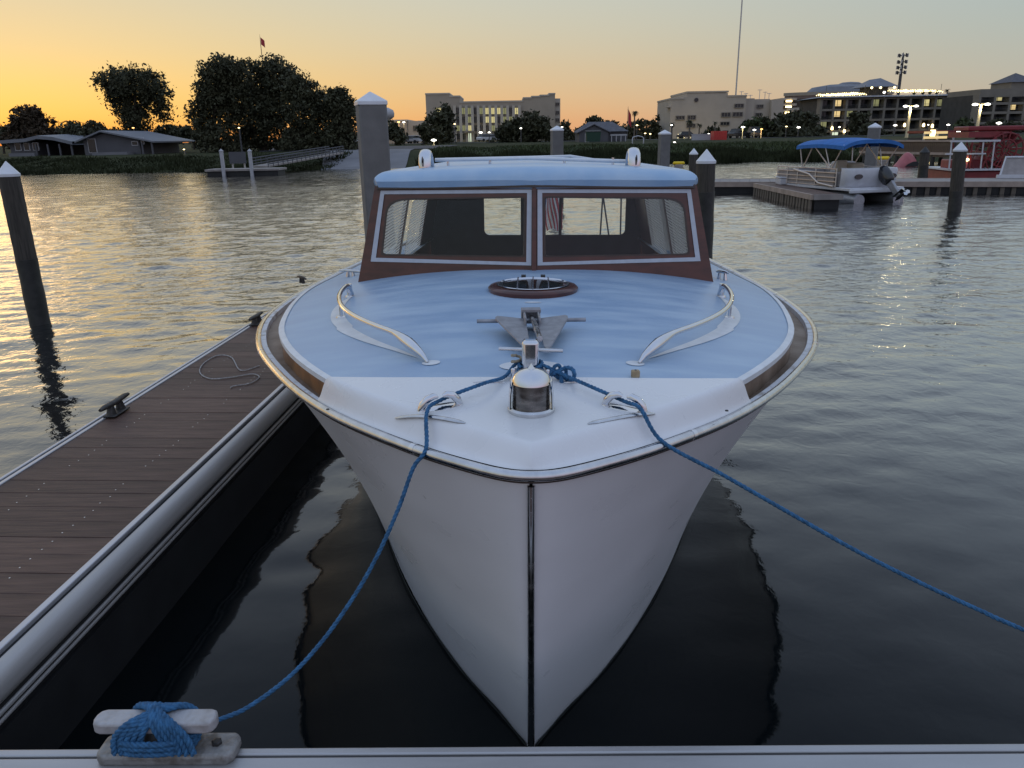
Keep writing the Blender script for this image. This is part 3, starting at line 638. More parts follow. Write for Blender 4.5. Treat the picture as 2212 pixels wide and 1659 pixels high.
# ---- cockpit behind the cabin
mb = MB(); mb.box(-1.25, 1.25, 5.05, LEN-.05, .28, .31); mb.build('cockpit_sole', 'teak', boat)
mb = MB(); mb.box(-1.25, 1.25, LEN-.09, LEN-.03, .3, .86); mb.build('transom_board', 'mahog', boat)
mb = MB(); mb.tube([(.02, 6.72, .86), (.05, 6.86, 1.75)], .011, 8); fs = mb.build('flag_staff', 'mahog', boat, smooth=60)
for px0, px1, s in ((1296, 1302, 6.6), (1316, 1303, 6.6), (1340, 1342, 6.5)):
    a = bpx(px0, 515, s); b = bpx(px1, 425, s); d = ((b[0]-a[0])*1.6, (b[1]-a[1])*1.6)
    mb = MB(); mb.tube([(a[0]-d[0]*.55, s, a[1]-d[1]*.55), (a[0]+d[0], s, a[1]+d[1])], .009, 6); mb.build('awning_pole', 'poledark', boat)
# ---- deck hardware
def hatch():
    cx, cy = -.005, 1.875; z = zdeck(0, cy)+.002; n = 48
    mb = MB(); mb.lathe([(.150, -.02), (.220, -.02), (.222, .006), (.213, .015), (.186, .021), (.170, .019), (.160, .012)], n, (cx, cy, z), 1, .93); ring = mb.build('deck_hatch', 'mahog', boat, smooth=35)
    mb = MB(); mb.lathe([(.176, .0205), (.180, .025), (.174, .027), (.168, .022)], n, (cx, cy, z), 1, .93); mb.build('hatch_rim', 'chrome', ring, smooth=40)
    mb = MB(); mb.lathe([(.172, .018), (.12, .027), (.06, .033), (.001, .035)], n, (cx, cy, z), 1, .93); mb.build('hatch_glass', 'acrylic', ring, smooth=80)
    mb = MB(); mb.lathe([(.16, .006), (.001, .004)], n, (cx, cy, z), 1, .93); mb.build('hatch_well', 'seat', ring)
    for dx in (-.075, 0, .075):
        yy = math.sqrt(.178**2-dx*dx)*.93; mb = MB(); mb.tube([(cx+dx, cy-yy, z+.024), (cx+dx, cy-yy*.6, z+.038), (cx+dx, cy, z+.044), (cx+dx, cy+yy*.6, z+.038), (cx+dx, cy+yy, z+.024)], .0035, 6); mb.build('hatch_bar', 'chrome', ring, smooth=60)
    for dx in (-.05, .05):
        mb = MB(); mb.tube([(cx+dx-.012, cy+.19, z+.027), (cx+dx+.012, cy+.19, z+.027)], .009, 8); mb.build('hatch_hinge', 'castiron', ring)
hatch()
def deck_patch(poly, name='bare_paint_patch', dz=.0025, par=boat, mat='whitetrim', fan=True):
    c = np.mean(np.array(poly), 0); n = len(poly); vs = [(c[0], c[1], zdeck(*c)+dz)]+[(p[0], p[1], zdeck(*p)+dz) for p in poly]
    mb = MB(); mb.add(vs, [(0, i+1, (i+1) % n+1) for i in range(n)]); return mb.build(name, mat, par, smooth=180, fix=True)
hand_t = hermite([.80, .95, 1.15, 1.4, 1.65, 1.9, 2.08], [.385, .50, .66, .815, .915, .965, .965])
for side in (-1, 1):
    pts = []; rr = []
    for i in range(46):
        u = i/45; s = .80+1.28*u; t = side*hand_t(s); h = .062
        lift = min(1, u/.16)**.6 if u < .16 else (min(1, (1-u)/.05)**.6 if u > .95 else 1)
        if u < .16: rad = .005+.017*math.sin(min(1, u/.10)*math.pi/2) if u < .1 else .022-.0105*((u-.1)/.06)
        else: rad = .0115
        if u > .93: rad = .0115+.006*(u-.93)/.07
        pts.append((t, s, zdeck(t, s)+.004+h*lift)); rr.append(rad)
    mb = MB(); mb.tube(pts, rr, 10); hrl = mb.build('hand_rail', 'chrome', boat, smooth=60)
    for s, w_ in ((1.60, .008), (2.06, .014)):
        t = side*hand_t(s); mb = MB(); mb.tube([(t, s, zdeck(t, s)), (t, s, zdeck(t, s)+.066)], w_, 8); mb.lathe([(.024, -.002), (.022, .005), (.01, .008)], 12, (t, s, zdeck(t, s))); mb.build('rail_post', 'chrome', hrl, smooth=50)
    # the crescents of bare white paint left around the rails
    a = [(side*(hand_t(s)-.035), s) for s in np.linspace(.88, 2.1, 30)]; b = [(side*(hand_t(s)+.02+.075*math.sin(math.pi*min(1, max(0, (s-.9)/1.05)))**.8), s-.03*math.sin(math.pi*(s-.88)/1.22)) for s in np.linspace(.92, 2.0, 30)]
    rows = [[(side*(hand_t(s)-.018*(1 if s > 1.4 else .4)+(.072*math.sin(math.pi*(s-.86)/1.2)**.7)*k/5), s, 0) for k in range(6)] for s in np.linspace(.862, 2.058, 36)]
    rows = [[(p[0], p[1], zdeck(p[0], p[1])+.0022) for p in r] for r in rows]
    mb = MB(); mb.grid(rows); mb.build('bare_paint_patch', 'whitetrim', boat, smooth=180, fix=True)
    deck_patch([(side*.372+.034*math.cos(a), .80+.026*math.sin(a)) for a in np.linspace(0, 2*math.pi, 20)[:-1]])
deck_patch([(-.004+.115*math.cos(a), .735+.055*math.sin(a)) for a in np.linspace(0, 2*math.pi, 28)[:-1]])
deck_patch([(-.004+.04*math.cos(a), 1.60+.012*math.sin(a)) for a in np.linspace(0, 2*math.pi, 20)[:-1]])
# chrome mooring post with its cross pin
zb = 1.213
mb = MB(); mb.box(-.036, .022, .605, .655, zb-.02, zb+.132); post = mb.build('mooring_post', 'chrome', boat, bevel=.012, seg=4)
mb = MB(); mb.tube([(-.115, .630, zb+.100), (.103, .630, zb+.093)], .0068, 10); mb.build('cross_pin', 'steel', post, smooth=40)
mb = MB(); mb.box(-.075, .065, .56, .70, zb-.012, zb+.012); mb.box(-.072, -.058, .565, .575, zb, zb+.05); mb.build('post_base', 'chrome', post, bevel=.005)
mb = MB(); mb.box(.046, .058, .565, .575, zb, zb+.045); mb.build('base_lug', 'chrome', post, bevel=.003)
# bow light
lz = 1.207; lc = (-.002, .318)
bl = empty('bow_light', (lc[0], lc[1], lz)); bl.parent = boat; bl.scale = (1, 1, 1.04)
mb = MB(); mb.lathe([(.0, -.02), (.072, -.02), (.072, .006), (.066, .012), (0, .014)], 40); mb.build('light_base', 'steel', bl, smooth=40)
mb = MB(); mb.lathe([(.056, .008)]+[(.056+.001*(k % 2), .010+.0062*k) for k in range(13)]+[(.056, .088)], 40); mb.build('light_lens', 'darklens', bl, smooth=20)
for a0, a1 in ((-.42, .72), (math.pi-.72, math.pi+.42)):
    mb = MB()     # side cheeks
    pr = [(.0705, .006), (.0690, .050), (.0625, .090), (.0595, .090), (.0660, .050), (.0675, .006)]; mb.lathe(pr, 10, a0=a0, a1=a1)
    mb.build('light_cheek', 'chrome', bl, smooth=40, fix=True)
mb = MB(); mb.lathe([(.061, .084), (.0590, .094), (.050, .108), (.036, .118), (.018, .1235), (.001, .1245)], 40); dm = mb.build('light_dome', 'chrome', bl, smooth=50)
mb = MB(); mb.lathe([(.014, .121), (.007, .130), (.0005, .140)], 4); mb.build('dome_finial', 'chrome', dm)
mb = MB(); mb.tube([(0, -.0595, .092), (0, -.052, .107), (0, -.038, .119), (0, -.016, .1255)], .0028, 6); mb.build('dome_rib', 'chrome', dm, smooth=60)
# fairlead chocks and half round chafe strips
for side in (-1, 1):
    ck = empty('fairlead_chock', (side*.283, .345, 1.197), (side*-.05, side*.04, side*-.42 if side > 0 else .42)); ck.parent = boat
    mb = MB(); mb.lathe([(.0, 0), (.052, 0), (.048, .007), (0, .012)], 28, sx=1.45, sy=.55); mb.build('chock_base', 'chrome', ck, smooth=40)
    for h in (-1, 1):
        mb = MB(); mb.tube([(h*.062, .004, .004), (h*.056, 0, .022), (h*.040, -.003, .040), (h*.020, -.004, .047), (h*.008, -.004, .043)], [.012, .013, .012, .010, .006], 10); mb.build('chock_horn', 'chrome', ck, smooth=60)
    a = bpz(853 if side < 0 else 1415, 888 if side < 0 else 895, 1.19); b = bpz(1005 if side < 0 else 1270, 925 if side < 0 else 927, 1.185)
    A = Vector((a[0], a[1], 0)); B = Vector((b[0], b[1], 0))
    def capz(t, s):
        h = hr(s)-.01; d = max(0, h-abs(t)); return f_zr(s)+.012+(f_zc(s)+.004-.02*(abs(t)/.75)**2-f_zr(s)-.012)*cap_f(d, .165-.120*min(1, s/.62)**1.3)
    pts = []
    for k in range(13):
        p = A.lerp(B, k/12); pts.append((p.x, p.y, capz(p.x, p.y)+.0015))
    mb = MB(); mb.tube(pts, [.003, .0085]+[.0095]*9+[.0085, .003], 8, flat=.55); st = mb.build('chafe_strip', 'steel', boat, smooth=60)
for x0, x1 in ((1022, 1092), (1215, 1258)):
    a = bpz(x0, 826, 1.215); b = bpz(x1, 826, 1.215); mb = MB(); mb.tube([(a[0], a[1], 1.214), ((a[0]+b[0])/2, a[1], 1.218), (b[0], b[1], 1.214)], [.002, .005, .002], 6); mb.build('cap_strip', 'steel', boat, smooth=60)
# side cleats further aft
def deck_cleat(t, s, mat='steel', L_=.14, h=.04, yaw=0.):
    c = empty('deck_cleat', (t, s, zdeck(t, s)), (0, 0, yaw)); c.parent = boat
    mb = MB(); mb.tube([(0, -L_/2, h*.95), (0, -L_/4, h*1.05), (0, L_/4, h*1.05), (0, L_/2, h*.95)], [.006, .010, .010, .006], 8); mb.build('cleat_horn', mat, c, smooth=60)
    for d in (-.022, .022):
        mb = MB(); mb.tube([(0, d, -.002), (0, d*.8, h)], [.012, .008], 8); mb.build('cleat_leg', mat, c, smooth=60)
deck_cleat(-1.17, 2.95, 'steel', .17, .035, 1.2); deck_cleat(1.12, 2.72, 'chrome', .08, .045, .8)
t, s = bpz(640, 612, 1.08); deck_cleat(t+.04, s, 'castiron', .13, .035, .7)

# ---- things lying on the deck
def on_boat(name, t, s, z, rz=0., **k):
    o = empty(name, **k); o.matrix_world = BM @ Matrix.Translation((t, s, z)) @ Matrix.Rotation(rz, 4, 'Z'); return o
an = on_boat('anchor', -.008, 1.17, zdeck(0, 1.17)+.004, math.radians(4), label='grey steel fluke anchor lying on the blue foredeck behind the mooring post', cat='anchor')
mb = MB(); mb.tube([(-.222, 0, .036), (.222, 0, .036)], .0085, 10); mb.build('stock', 'galv', an, smooth=40)
for sd in (-1, 1):
    poly = [(sd*.026, .0), (sd*.140, .0), (sd*.148, -.018), (sd*.146, -.045), (sd*.050, -.355), (sd*.034, -.385), (sd*.026, -.34)]
    mb = MB(); mb.prism(poly, .007, Matrix.Translation((0, 0, .034)) @ Matrix.Rotation(math.radians(4.0), 4, 'X') @ Matrix.Rotation(sd*math.radians(-7), 4, 'Y')); mb.build('fluke', 'galv', an, fix=True)
    mb = MB(); mb.box(sd*.028-.004, sd*.028+.004, -.09, .035, .0, .07); mb.build('crown_cheek', 'galv', an, bevel=.003)
mb = MB(); mb.box(-.040, .040, .012, .052, .064, .080); mb.box(-.040, .040, .042, .052, .012, .064); mb.build('crown', 'galv', an, bevel=.003)
mb = MB(); mb.tube([(0, .02, .045), (.003, -.15, .058), (.006, -.40, .062)], .011, 10); mb.build('shank', 'steel', an, smooth=40)
wb = on_boat('wood_block', .355, .655, zdeck(.35, .655)+.001, .1, label='tiny tan wooden peg standing on the deck by the white bow cap', cat='block')
mb = MB(); mb.box(-.014, .014, -.012, .012, 0, .026); mb.build('peg_body', 'tan', wb, bevel=.004)
mb = MB(); mb.lathe([(.004, 0), (.004, .0015)], 8, (0, 0, .026)); mb.build('peg_hole', 'castiron', wb)

# ---- blue mooring lines
def vplane_pts(A, B, pxs):      # pixels along a hanging rope -> points in the vertical plane through A and B
    n = Vector((B.y-A.y, -(B.x-A.x), 0)); out = []
    for x, y in pxs:
        d = ray(x, y); k = n.dot(A-CAM)/n.dot(d); out.append(CAM+d*k)
    return out
DZ = .45                                      # dock surface height
cleat_c = at_z(322, 1590, DZ+.10)
lA = bw(-.283, .345, 1.225); lR = bw(-hr(.165)-.012, .165, f_zr(.165)+.016)
tie = Vector((cleat_c.x+.05, cleat_c.y+.02, DZ+.085))
hang = vplane_pts(lR, tie, [(893, 1010), (862, 1095), (820, 1190), (770, 1280), (700, 1380), (625, 1462), (540, 1525), (480, 1552)])
start = [bw(-.008, .70, zb+.05), bw(-.06, .66, zb+.035), bw(-.095, .58, zb+.015), bw(-.16, .46, 1.242)]
path = smooth_path(start+[lA]+[bw(-.315, .27, 1.212), lR]+hang+[tie], 10)
RR = .0065
r1 = rope_mb(path, RR).build('mooring_rope', 'rope', smooth=60); tag(r1, 'blue mooring rope sagging from the bow down to the dock cleat', 'rope', 'blue mooring ropes')
rA = bw(.283, .345, 1.225); s_r = .235; rR = bw(hr(s_r)+.012, s_r, f_zr(s_r)+.016)
endR = Vector((1.92, 1.575, DZ+.075))
hang2 = vplane_pts(rR, endR, [(1560, 1025), (1700, 1105), (1850, 1190), (2000, 1265), (2120, 1320), (2210, 1360)])
path2 = smooth_path([bw(-.03, .63, zb+.03), bw(.03, .62, zb+.045), bw(.085, .59, zb+.03), bw(.15, .50, 1.240), rA, bw(.325, .285, 1.222), rR]+hang2+[endR], 10)
r2 = rope_mb(path2, RR).build('mooring_rope', 'rope', smooth=60); tag(r2, 'blue mooring rope stretched from the bow away to the right edge', 'rope', 'blue mooring ropes')
# hitch turns round the post and the knot beside it: part of the right hand line
pts = []
for i in range(90):
    a = i/89*2*math.pi*2.6; pts.append((-.007+.040*math.cos(a), .630+.038*math.sin(a), zb+.016+.034*i/89+.008*math.sin(a*1.1)))
rope_mb(pts, RR).build('post_hitch', 'rope', boat, smooth=60)
kn = []
for i in range(70):
    a = i/69*2*math.pi; kn.append(bw(.098+.030*math.sin(a)+.018*math.sin(2*a), .575+.014*math.cos(3*a)-.012*math.sin(a), zb+.022+.018*math.cos(a)+.012*math.sin(3*a)))
rope_mb(kn, RR*1.15).build('rope_knot', 'rope', r2, smooth=60)
kn = [bw(.078+.016*math.cos(a)+.028*a/9, .60-.02*a/9, zb+.035+.020*math.sin(a)-.012*a/9) for a in np.linspace(0, 9, 50)]
rope_mb(kn, RR).build('rope_knot', 'rope', r2, smooth=60)
pts = [(-.055+.016*math.cos(a), .66+.016*math.sin(a), zb+.035+.0035*a) for a in np.linspace(0, 11, 60)]
rope_mb(pts, .005).build('tan_lashing', 'oldrope', boat, smooth=60)

# flag at the boat's stern, seen through the cabin windows
fl = on_boat('flag', .02, 6.72, .86, label='striped red and white flag hanging at the stern, seen through the cabin window', cat='flag')
a = bpx(1166, 436, 6.75); b = bpx(1192, 512, 6.75); x0 = a[0]-.02; zt = a[1]-.86+.12; hgt = .42
for k in range(7):
    for q, mt in ((0, 'flagred'), (1, 'flagwhite')):
        i = 2*k+q
        if i > 12: continue
        rows = []
        for j in range(15):
            u = j/14; z = zt-hgt*u; rows.append([(x0+(i+d)*.0165+.05*u+.012*math.sin(u*5+i*.5), .03+.018*math.sin((i+d)*1.1+u*3), z-.012*math.sin((i+d)*.9)) for d in (0, .5, 1)])
        mb = MB(); mb.grid(rows); mb.build('stripe', mt, fl, smooth=180)
mb = MB(); rows = [[(x0-.002+j*.0125, .025+.018*math.sin(j*.8+u*3*.07), zt-.006-.028*u) for j in range(8)] for u in range(7)]; mb.grid(rows); mb.build('canton', 'flagblue', fl, smooth=180)
# ------------------------------------------------------------------ docks
i0 = at_z(58, 1371, DZ); i1 = at_z(600, 854, DZ); o0 = at_z(0, 1032, DZ); o1 = at_z(522, 710, DZ)
dirv = ((i1-i0).normalized()+(o1-o0).normalized()).normalized(); DA = math.atan2(dirv.x, dirv.y)
perp = Vector((dirv.y, -dirv.x, 0))
wdt = ((i0+i1)/2-(o0+o1)/2).dot(perp)
base = (i0+i1)/2; base = base-dirv*(base.y-1.62)/dirv.y         # inner edge at y = 1.62
fd = empty('finger_dock', (base.x, base.y, 0), (0, 0, -DA), 'brown boarded floating dock with pale metal edges along the left of the boat', 'dock')
LD = 6.9; W_ = wdt                                              # local x from -W_ (outer) to 0 (inner edge), y along
PW = .138; me0 = None; npl = int(LD/PW)
mb = MB(); mb.box(-W_+.055, -.060, .001, PW-.002, DZ-.030, DZ-.004)
pm = mb.mesh('plank', 'plank')
for i in range(npl):
    o = link('plank', pm, fd, (0, i*PW, 0)); o.delta_location.z = random.uniform(-.0015, .0015)
    md = o.modifiers.new('bevel', 'BEVEL'); md.width = .0018; md.segments = 1
# screw heads: two rows on every board
mb = MB()
for i in range(npl):
    for xx in (-W_+.26, -.30):
        for dy in (.035, .10): mb.lathe([(.0038, 0), (.0034, .0008)], 6, (xx+random.uniform(-.01, .01), i*PW+dy, DZ-.0040))
sc = mb.build('plank_screw', 'steel', fd); sc['kind'] = 'stuff'
def edge(x0, x1, z0, z1, name, mat, bev=.004): mb = MB(); mb.box(x0, x1, -.002, LD, z0, z1); return mb.build(name, mat, fd, bevel=bev)
edge(-.058, -.030, DZ-.06, DZ+.004, 'inner_edge_rail', 'alu'); edge(-.030, -.010, DZ-.07, DZ-.014, 'edge_groove', 'groove', 0)
pr = [(-.010, DZ-.07), (-.010, DZ-.006), (.004, DZ-.002), (.026, DZ-.006), (.042, DZ-.020), (.048, DZ-.045), (.047, DZ-.075), (.040, DZ-.098), (.026, DZ-.104), (-.010, DZ-.104)]
mb = MB(); n = len(pr); mb.add([(p[0], -.002, p[1]) for p in pr]+[(p[0], LD, p[1]) for p in pr], [tuple(range(n)), tuple(range(n, 2*n))[::-1]]+[(i, (i+1) % n, n+(i+1) % n, n+i) for i in range(n)]); mb.build('fascia', 'fender', fd, smooth=50, fix=True)
edge(.0, .034, DZ-.120, DZ-.106, 'fascia_groove', 'groove', 0); edge(.0, .042, DZ-.138, DZ-.121, 'lower_strip', 'fender', .005); edge(.0, .032, DZ-.150, DZ-.139, 'fascia_groove', 'groove', 0); edge(.0, .038, DZ-.166, DZ-.151, 'lower_strip', 'fender', .005)
edge(-W_, -W_+.018, DZ-.06, DZ+.004, 'outer_edge_rail', 'alu'); edge(-W_+.018, -W_+.030, DZ-.07, DZ-.014, 'edge_groove', 'groove', 0); edge(-W_+.030, -W_+.053, DZ-.06, DZ+.002, 'outer_edge_strip', 'alu')
edge(-W_+.02, .035, -.25, DZ-.195, 'float_box', 'rubber', 0); edge(-W_+.02, .02, DZ-.195, DZ-.045, 'dock_frame', 'rubber', 0)
mb = MB(); mb.box(-W_, .05, LD, LD+.05, DZ-.19, DZ+.003); mb.build('end_cap', 'alux', fd, bevel=.006)
def dock_cleat(par, x, y, z, yaw, mat, sc=1.0, name='dock_cleat'):
    c = empty(name, (x, y, z), (0, 0, yaw)); c.parent = par; c.scale = (sc,)*3
    mb = MB(); mb.box(-.075, .075, -.035, .035, 0, .012); mb.build('cleat_foot', mat, c, bevel=.006)
    for d in (-.04, .04): mb = MB(); mb.tube([(d*1.15, 0, .008), (d, 0, .055)], [.026, .016], 10); mb.build('cleat_leg', mat, c, smooth=60)
    mb = MB(); mb.tube([(-.135, 0, .062), (-.10, 0, .064), (0, 0, .060), (.10, 0, .064), (.135, 0, .062)], [.010, .016, .018, .016, .010], 10, flat=.8); mb.build('cleat_horn', mat, c, smooth=60)
for px, py in ((237, 893), (533, 700)):
    p = at_z(px, py, DZ); v = p-Vector((base.x, base.y, 0)); dock_cleat(fd, -W_+.075, v.dot(dirv), DZ+.002, math.pi/2, 'castiron', 1.15)
# loose pale line on the boards
cpx = [(560, 790), (520, 800), (500, 772), (470, 768), (440, 785), (432, 805), (455, 818), (500, 815), (545, 808), (560, 815), (540, 828), (505, 834), (498, 838)]
mb = MB(); mb.tube(smooth_path([at_z(x, y, DZ+.002) for x, y in cpx], 8), .0042, 6); lo = mb.build('loose_line', P('pale_line', (.42, .40, .39), .85, vary=.3, vscale=60), smooth=60); tag(lo, 'thin pale line lying in loose loops on the brown dock boards', 'line')
# the cross dock in the foreground
f0 = at_z(0, 1618, DZ); f1 = at_z(2212, 1605, DZ); fa = math.atan2(f1.y-f0.y, f1.x-f0.x)
xd = empty('cross_dock', ((f0.x+f1.x)/2, (f0.y+f1.y)/2, 0), (0, 0, fa), 'pale metal edged dock crossing the bottom of the picture', 'dock')
def xe(y0, y1, z0, z1, name, mat, bev=.004): mb = MB(); mb.box(-5, 5, y0, y1, z0, z1); return mb.build(name, mat, xd, bevel=bev)
xe(-.025, 0, DZ-.14, DZ, 'edge_rail', 'alux', .005); xe(-.036, -.025, DZ-.1, DZ-.02, 'edge_groove', 'groove', 0); xe(-.100, -.036, DZ-.05, DZ+.002, 'inner_rail', 'alux', .004)
xe(-2.2, -.03, -.25, DZ-.15, 'float_box', 'rubber', 0)
mb = MB(); mb.box(-5, 5, .004, PW-.004, DZ-.03, DZ-.003); pm2 = mb.mesh('plank', 'plank')
for i in range(12): link('plank', pm2, xd, (0, -.102-(i+1)*PW, 0))
# big pale cleat with its figure-of-eight of blue rope
v = cleat_c-xd.location; cx = v.x; K = empty('mooring_cleat', (cx, -.020, DZ)); K.parent = xd
hw2 = .160
poly = [(-hw2+.006, -.024), (-hw2+.022, -.03), (hw2-.022, -.03), (hw2-.006, -.024), (hw2, -.008), (hw2, .008), (hw2-.006, .024), (hw2-.022, .03), (-hw2+.022, .03), (-hw2+.006, .024), (-hw2, .008), (-hw2, -.008)]
mb = MB(); mb.prism(poly, .034, Matrix.Translation((0, 0, .088))); mb.build('cleat_horn', 'cleatgrey', K, bevel=.007, seg=3, fix=True)
poly2 = [(-.155, -.045), (.175, -.045), (.192, -.03), (.192, .03), (.175, .045), (-.155, .045), (-.172, .03), (-.172, -.03)]
mb = MB(); mb.prism(poly2, .034, Matrix.Translation((.012, 0, -.001))); mb.build('cleat_base', 'cleatrust', K, bevel=.010, seg=3, fix=True)
for d in (-.055, .055):
    mb = MB(); mb.lathe([(.042, .030), (.030, .050), (.026, .09)], 20, (d, 0, 0)); mb.build('cleat_leg', 'cleatrust', K, smooth=50)
for d in (-.12, .15): mb = MB(); mb.lathe([(.014, .032), (.014, .040), (.009, .042)], 6, (d, 0, 0)); mb.build('cleat_bolt', 'castiron', K)
KM = Matrix.Translation(xd.location) @ Matrix.Rotation(fa, 4, 'Z') @ Matrix.Translation((cx, -.020, DZ))
segs = []
for k in range(5):
    o = (k-2)*.017; z = .128+.004*(k % 2)
    segs.append([(-.062+o, -.048, .045), (-.058+o, -.043, .09), (-.030+o*.8, -.034, .126), (.0+o*.3, 0, z+.006), (.040+o*.8, .034, .126), (.062+o, .044, .08), (.065+o, .04, .045)])
    segs.append([(.075+o, -.048, .042), (.062+o, -.044, .088), (.035+o*.8, -.036, .128), (.0+o*.3, 0, z+.014), (-.030+o*.8, .034, .128), (-.055+o, .044, .085), (-.06+o, .04, .045)])
rt = None
for sgm in segs:
    o = rope_mb([KM @ Vector(p) for p in smooth_path(sgm, 7)], .0088).build('cleat_turn', 'rope', r1, smooth=60)
for zz in (.05, .066, .08):
    pts = [KM @ Vector((-.004+.105*math.cos(a), .060*math.sin(a), zz+.004*math.sin(3*a))) for a in np.linspace(0, 2*math.pi, 40)]
    rope_mb(pts, .0085).build('cleat_turn', 'rope', r1, smooth=60)

# the matching cleat off to the right that takes the other line
vr = endR-xd.location; dock_cleat(xd, vr.x, -.022, DZ, 0, 'cleatgrey', 1.1, 'mooring_cleat')
pts = [endR]+[Vector((endR.x+.055*math.sin(a), endR.y-.012+.045*math.cos(a), DZ+.075-.004*a)) for a in np.linspace(0, 12, 60)]
rope_mb(pts, RR).build('cleat_turn', 'rope', r2, smooth=60)

# ------------------------------------------------------------------ pilings
def square_pile(px, ytop, Y, wpx, label, yaw=.35, lean=0., wet=.5):
    c = at_y(px, ytop, Y); dep = (c-CAM).dot(FW); w_ = wpx/FPX*dep/(abs(math.cos(yaw))+abs(math.sin(yaw))); h = w_/2; zt = c.z
    o = empty('square_piling', (c.x, Y, 0), (0, lean, yaw), label, 'piling', 'square concrete pilings')
    cap = w_*.42
    mb = MB(); mb.box(-h, h, -h, h, wet, zt-cap*.98); mb.build('shaft', 'conc', o, bevel=.02)
    mb = MB(); mb.box(-h-.004, h+.004, -h-.004, h+.004, -1.2, wet); mb.build('wet_foot', 'wetpile', o)
    k = h*1.05; zc = zt-cap
    mb = MB(); mb.add([(-k, -k, zc-w_*.06), (k, -k, zc-w_*.06), (k, k, zc-w_*.06), (-k, k, zc-w_*.06), (-k, -k, zc+w_*.08), (k, -k, zc+w_*.08), (k, k, zc+w_*.08), (-k, k, zc+w_*.08), (0, 0, zt)], [(0, 1, 5, 4), (1, 2, 6, 5), (2, 3, 7, 6), (3, 0, 4, 7), (4, 5, 8), (5, 6, 8), (6, 7, 8), (7, 4, 8), (3, 2, 1, 0)]); mb.build('pile_cap', 'pilecap', o, bevel=.008)
    return o
def round_pile(px, ytop, Y, wpx, label, pxb=None, yb=None, capm='pilecap', wetfrac=.45, group='round timber pilings', sides=20):
    c = at_y(px, ytop, Y); dep = (c-CAM).dot(FW); r = wpx/FPX*dep/2
    b = Vector((at_y(pxb, yb, Y).x, Y, 0)) if pxb else Vector((c.x, Y, 0))
    o = empty('round_piling', b, (0, 0, 0), label, 'piling', group)
    top = Vector((c.x-b.x, 0, c.z)); ch = r*1.35
    f = lambda z: (top.x*z/top.z, 0, z)
    zc = top.z-ch; zw = zc*wetfrac
    mb = MB(); k = 14; pts = [f(zw+(zc-zw)*i/k) for i in range(k+1)]; mb.tube(pts, [r*(1+.015*math.sin(i*2.3)) for i in range(k+1)], sides); mb.build('shaft', 'woodpile', o, smooth=50)
    mb = MB(); pts = [f(-1.2+(zw+1.2)*i/k) for i in range(k+1)]; mb.tube(pts, [r*(1.02+.03*math.sin(i*1.9)) for i in range(k+1)], sides); mb.build('wet_foot', 'wetpile', o, smooth=50)
    mb = MB(); q = f(zc); mb.lathe([(r*1.06, -r*.15), (r*1.07, r*.12), (r*.98, r*.20), (r*.03, ch)], sides, q); mb.build('pile_cap', capm, o, smooth=50)
    return o
square_pile(799, 197, 9.6, 76, 'tall square grey concrete piling with white pyramid cap just left of the cabin', .30, wet=.45)
square_pile(1203, 271, 24, 28, 'square concrete piling with white cap standing behind the middle of the cabin roof', .18)
square_pile(1436, 280, 27.5, 24, 'square concrete piling with white cap behind the right horn of the roof', .12)
square_pile(1891, 265, 26.9, 32, 'square concrete piling rising behind the blue canopy of the pontoon boat', -.55)
round_pile(12, 348, 8.9, 43, 'leaning round timber piling with white cone cap at the left edge', 88, 705, wetfrac=.45)
round_pile(1526, 322, 11.6, 40, 'thick round timber piling with white cone cap beside the cabin on the right', 1518, 592, wetfrac=.74)
round_pile(1499, 320, 23.5, 18, 'slim round timber piling with white cone cap behind the thick one', 1494, 430, wetfrac=.3)
round_pile(2076, 306, 19.9, 27, 'dark round timber piling with pale cap standing in open water at the right', 2061, 460, wetfrac=.35)
round_pile(1999, 316, 31, 20, 'black weathered piling by the brown pier, leaning and without a cap', 1992, 392, capm='wetpile', wetfrac=.6)

# ------------------------------------------------------------------ trees
def crown_mesh(ells, n, leaf, seed, mat, clump=.5, hang=0., per=34):
    r = np.random.default_rng(seed); vol = np.array([e[3]*e[5] for e in ells]); vol = vol/vol.sum(); V = []
    nc = max(8, n//per)
    for k in range(nc):
        e = ells[r.choice(len(ells), p=vol)]
        d = r.normal(size=3); d /= np.linalg.norm(d); rad = r.random()**.38
        c = np.array(e[:3])+d*rad*np.array(e[3:6])
        cs = clump*r.uniform(.6, 1.35)
        m_ = int(per*r.uniform(.6, 1.4))
        off = r.normal(size=(m_, 3))*np.array([cs, cs, cs*.62])*.55
        if hang: off[:, 2] -= np.abs(r.normal(size=m_))*hang*cs
        P0 = c+off
        a = r.normal(size=(m_, 3)); a /= np.linalg.norm(a, axis=1)[:, None]; b = np.cross(a, r.normal(size=(m_, 3))); b /= np.linalg.norm(b, axis=1)[:, None]
        L_ = leaf*r.uniform(.6, 1.4, (m_, 1)); W = L_*r.uniform(.35, .6, (m_, 1))
        V.append(np.stack([P0-a*L_, P0-b*W, P0+a*L_, P0+b*W], 1))
    V = np.concatenate(V).reshape(-1, 3); F_ = np.arange(len(V)).reshape(-1, 4)
    return np_mesh('crown', V, F_, mat, False)
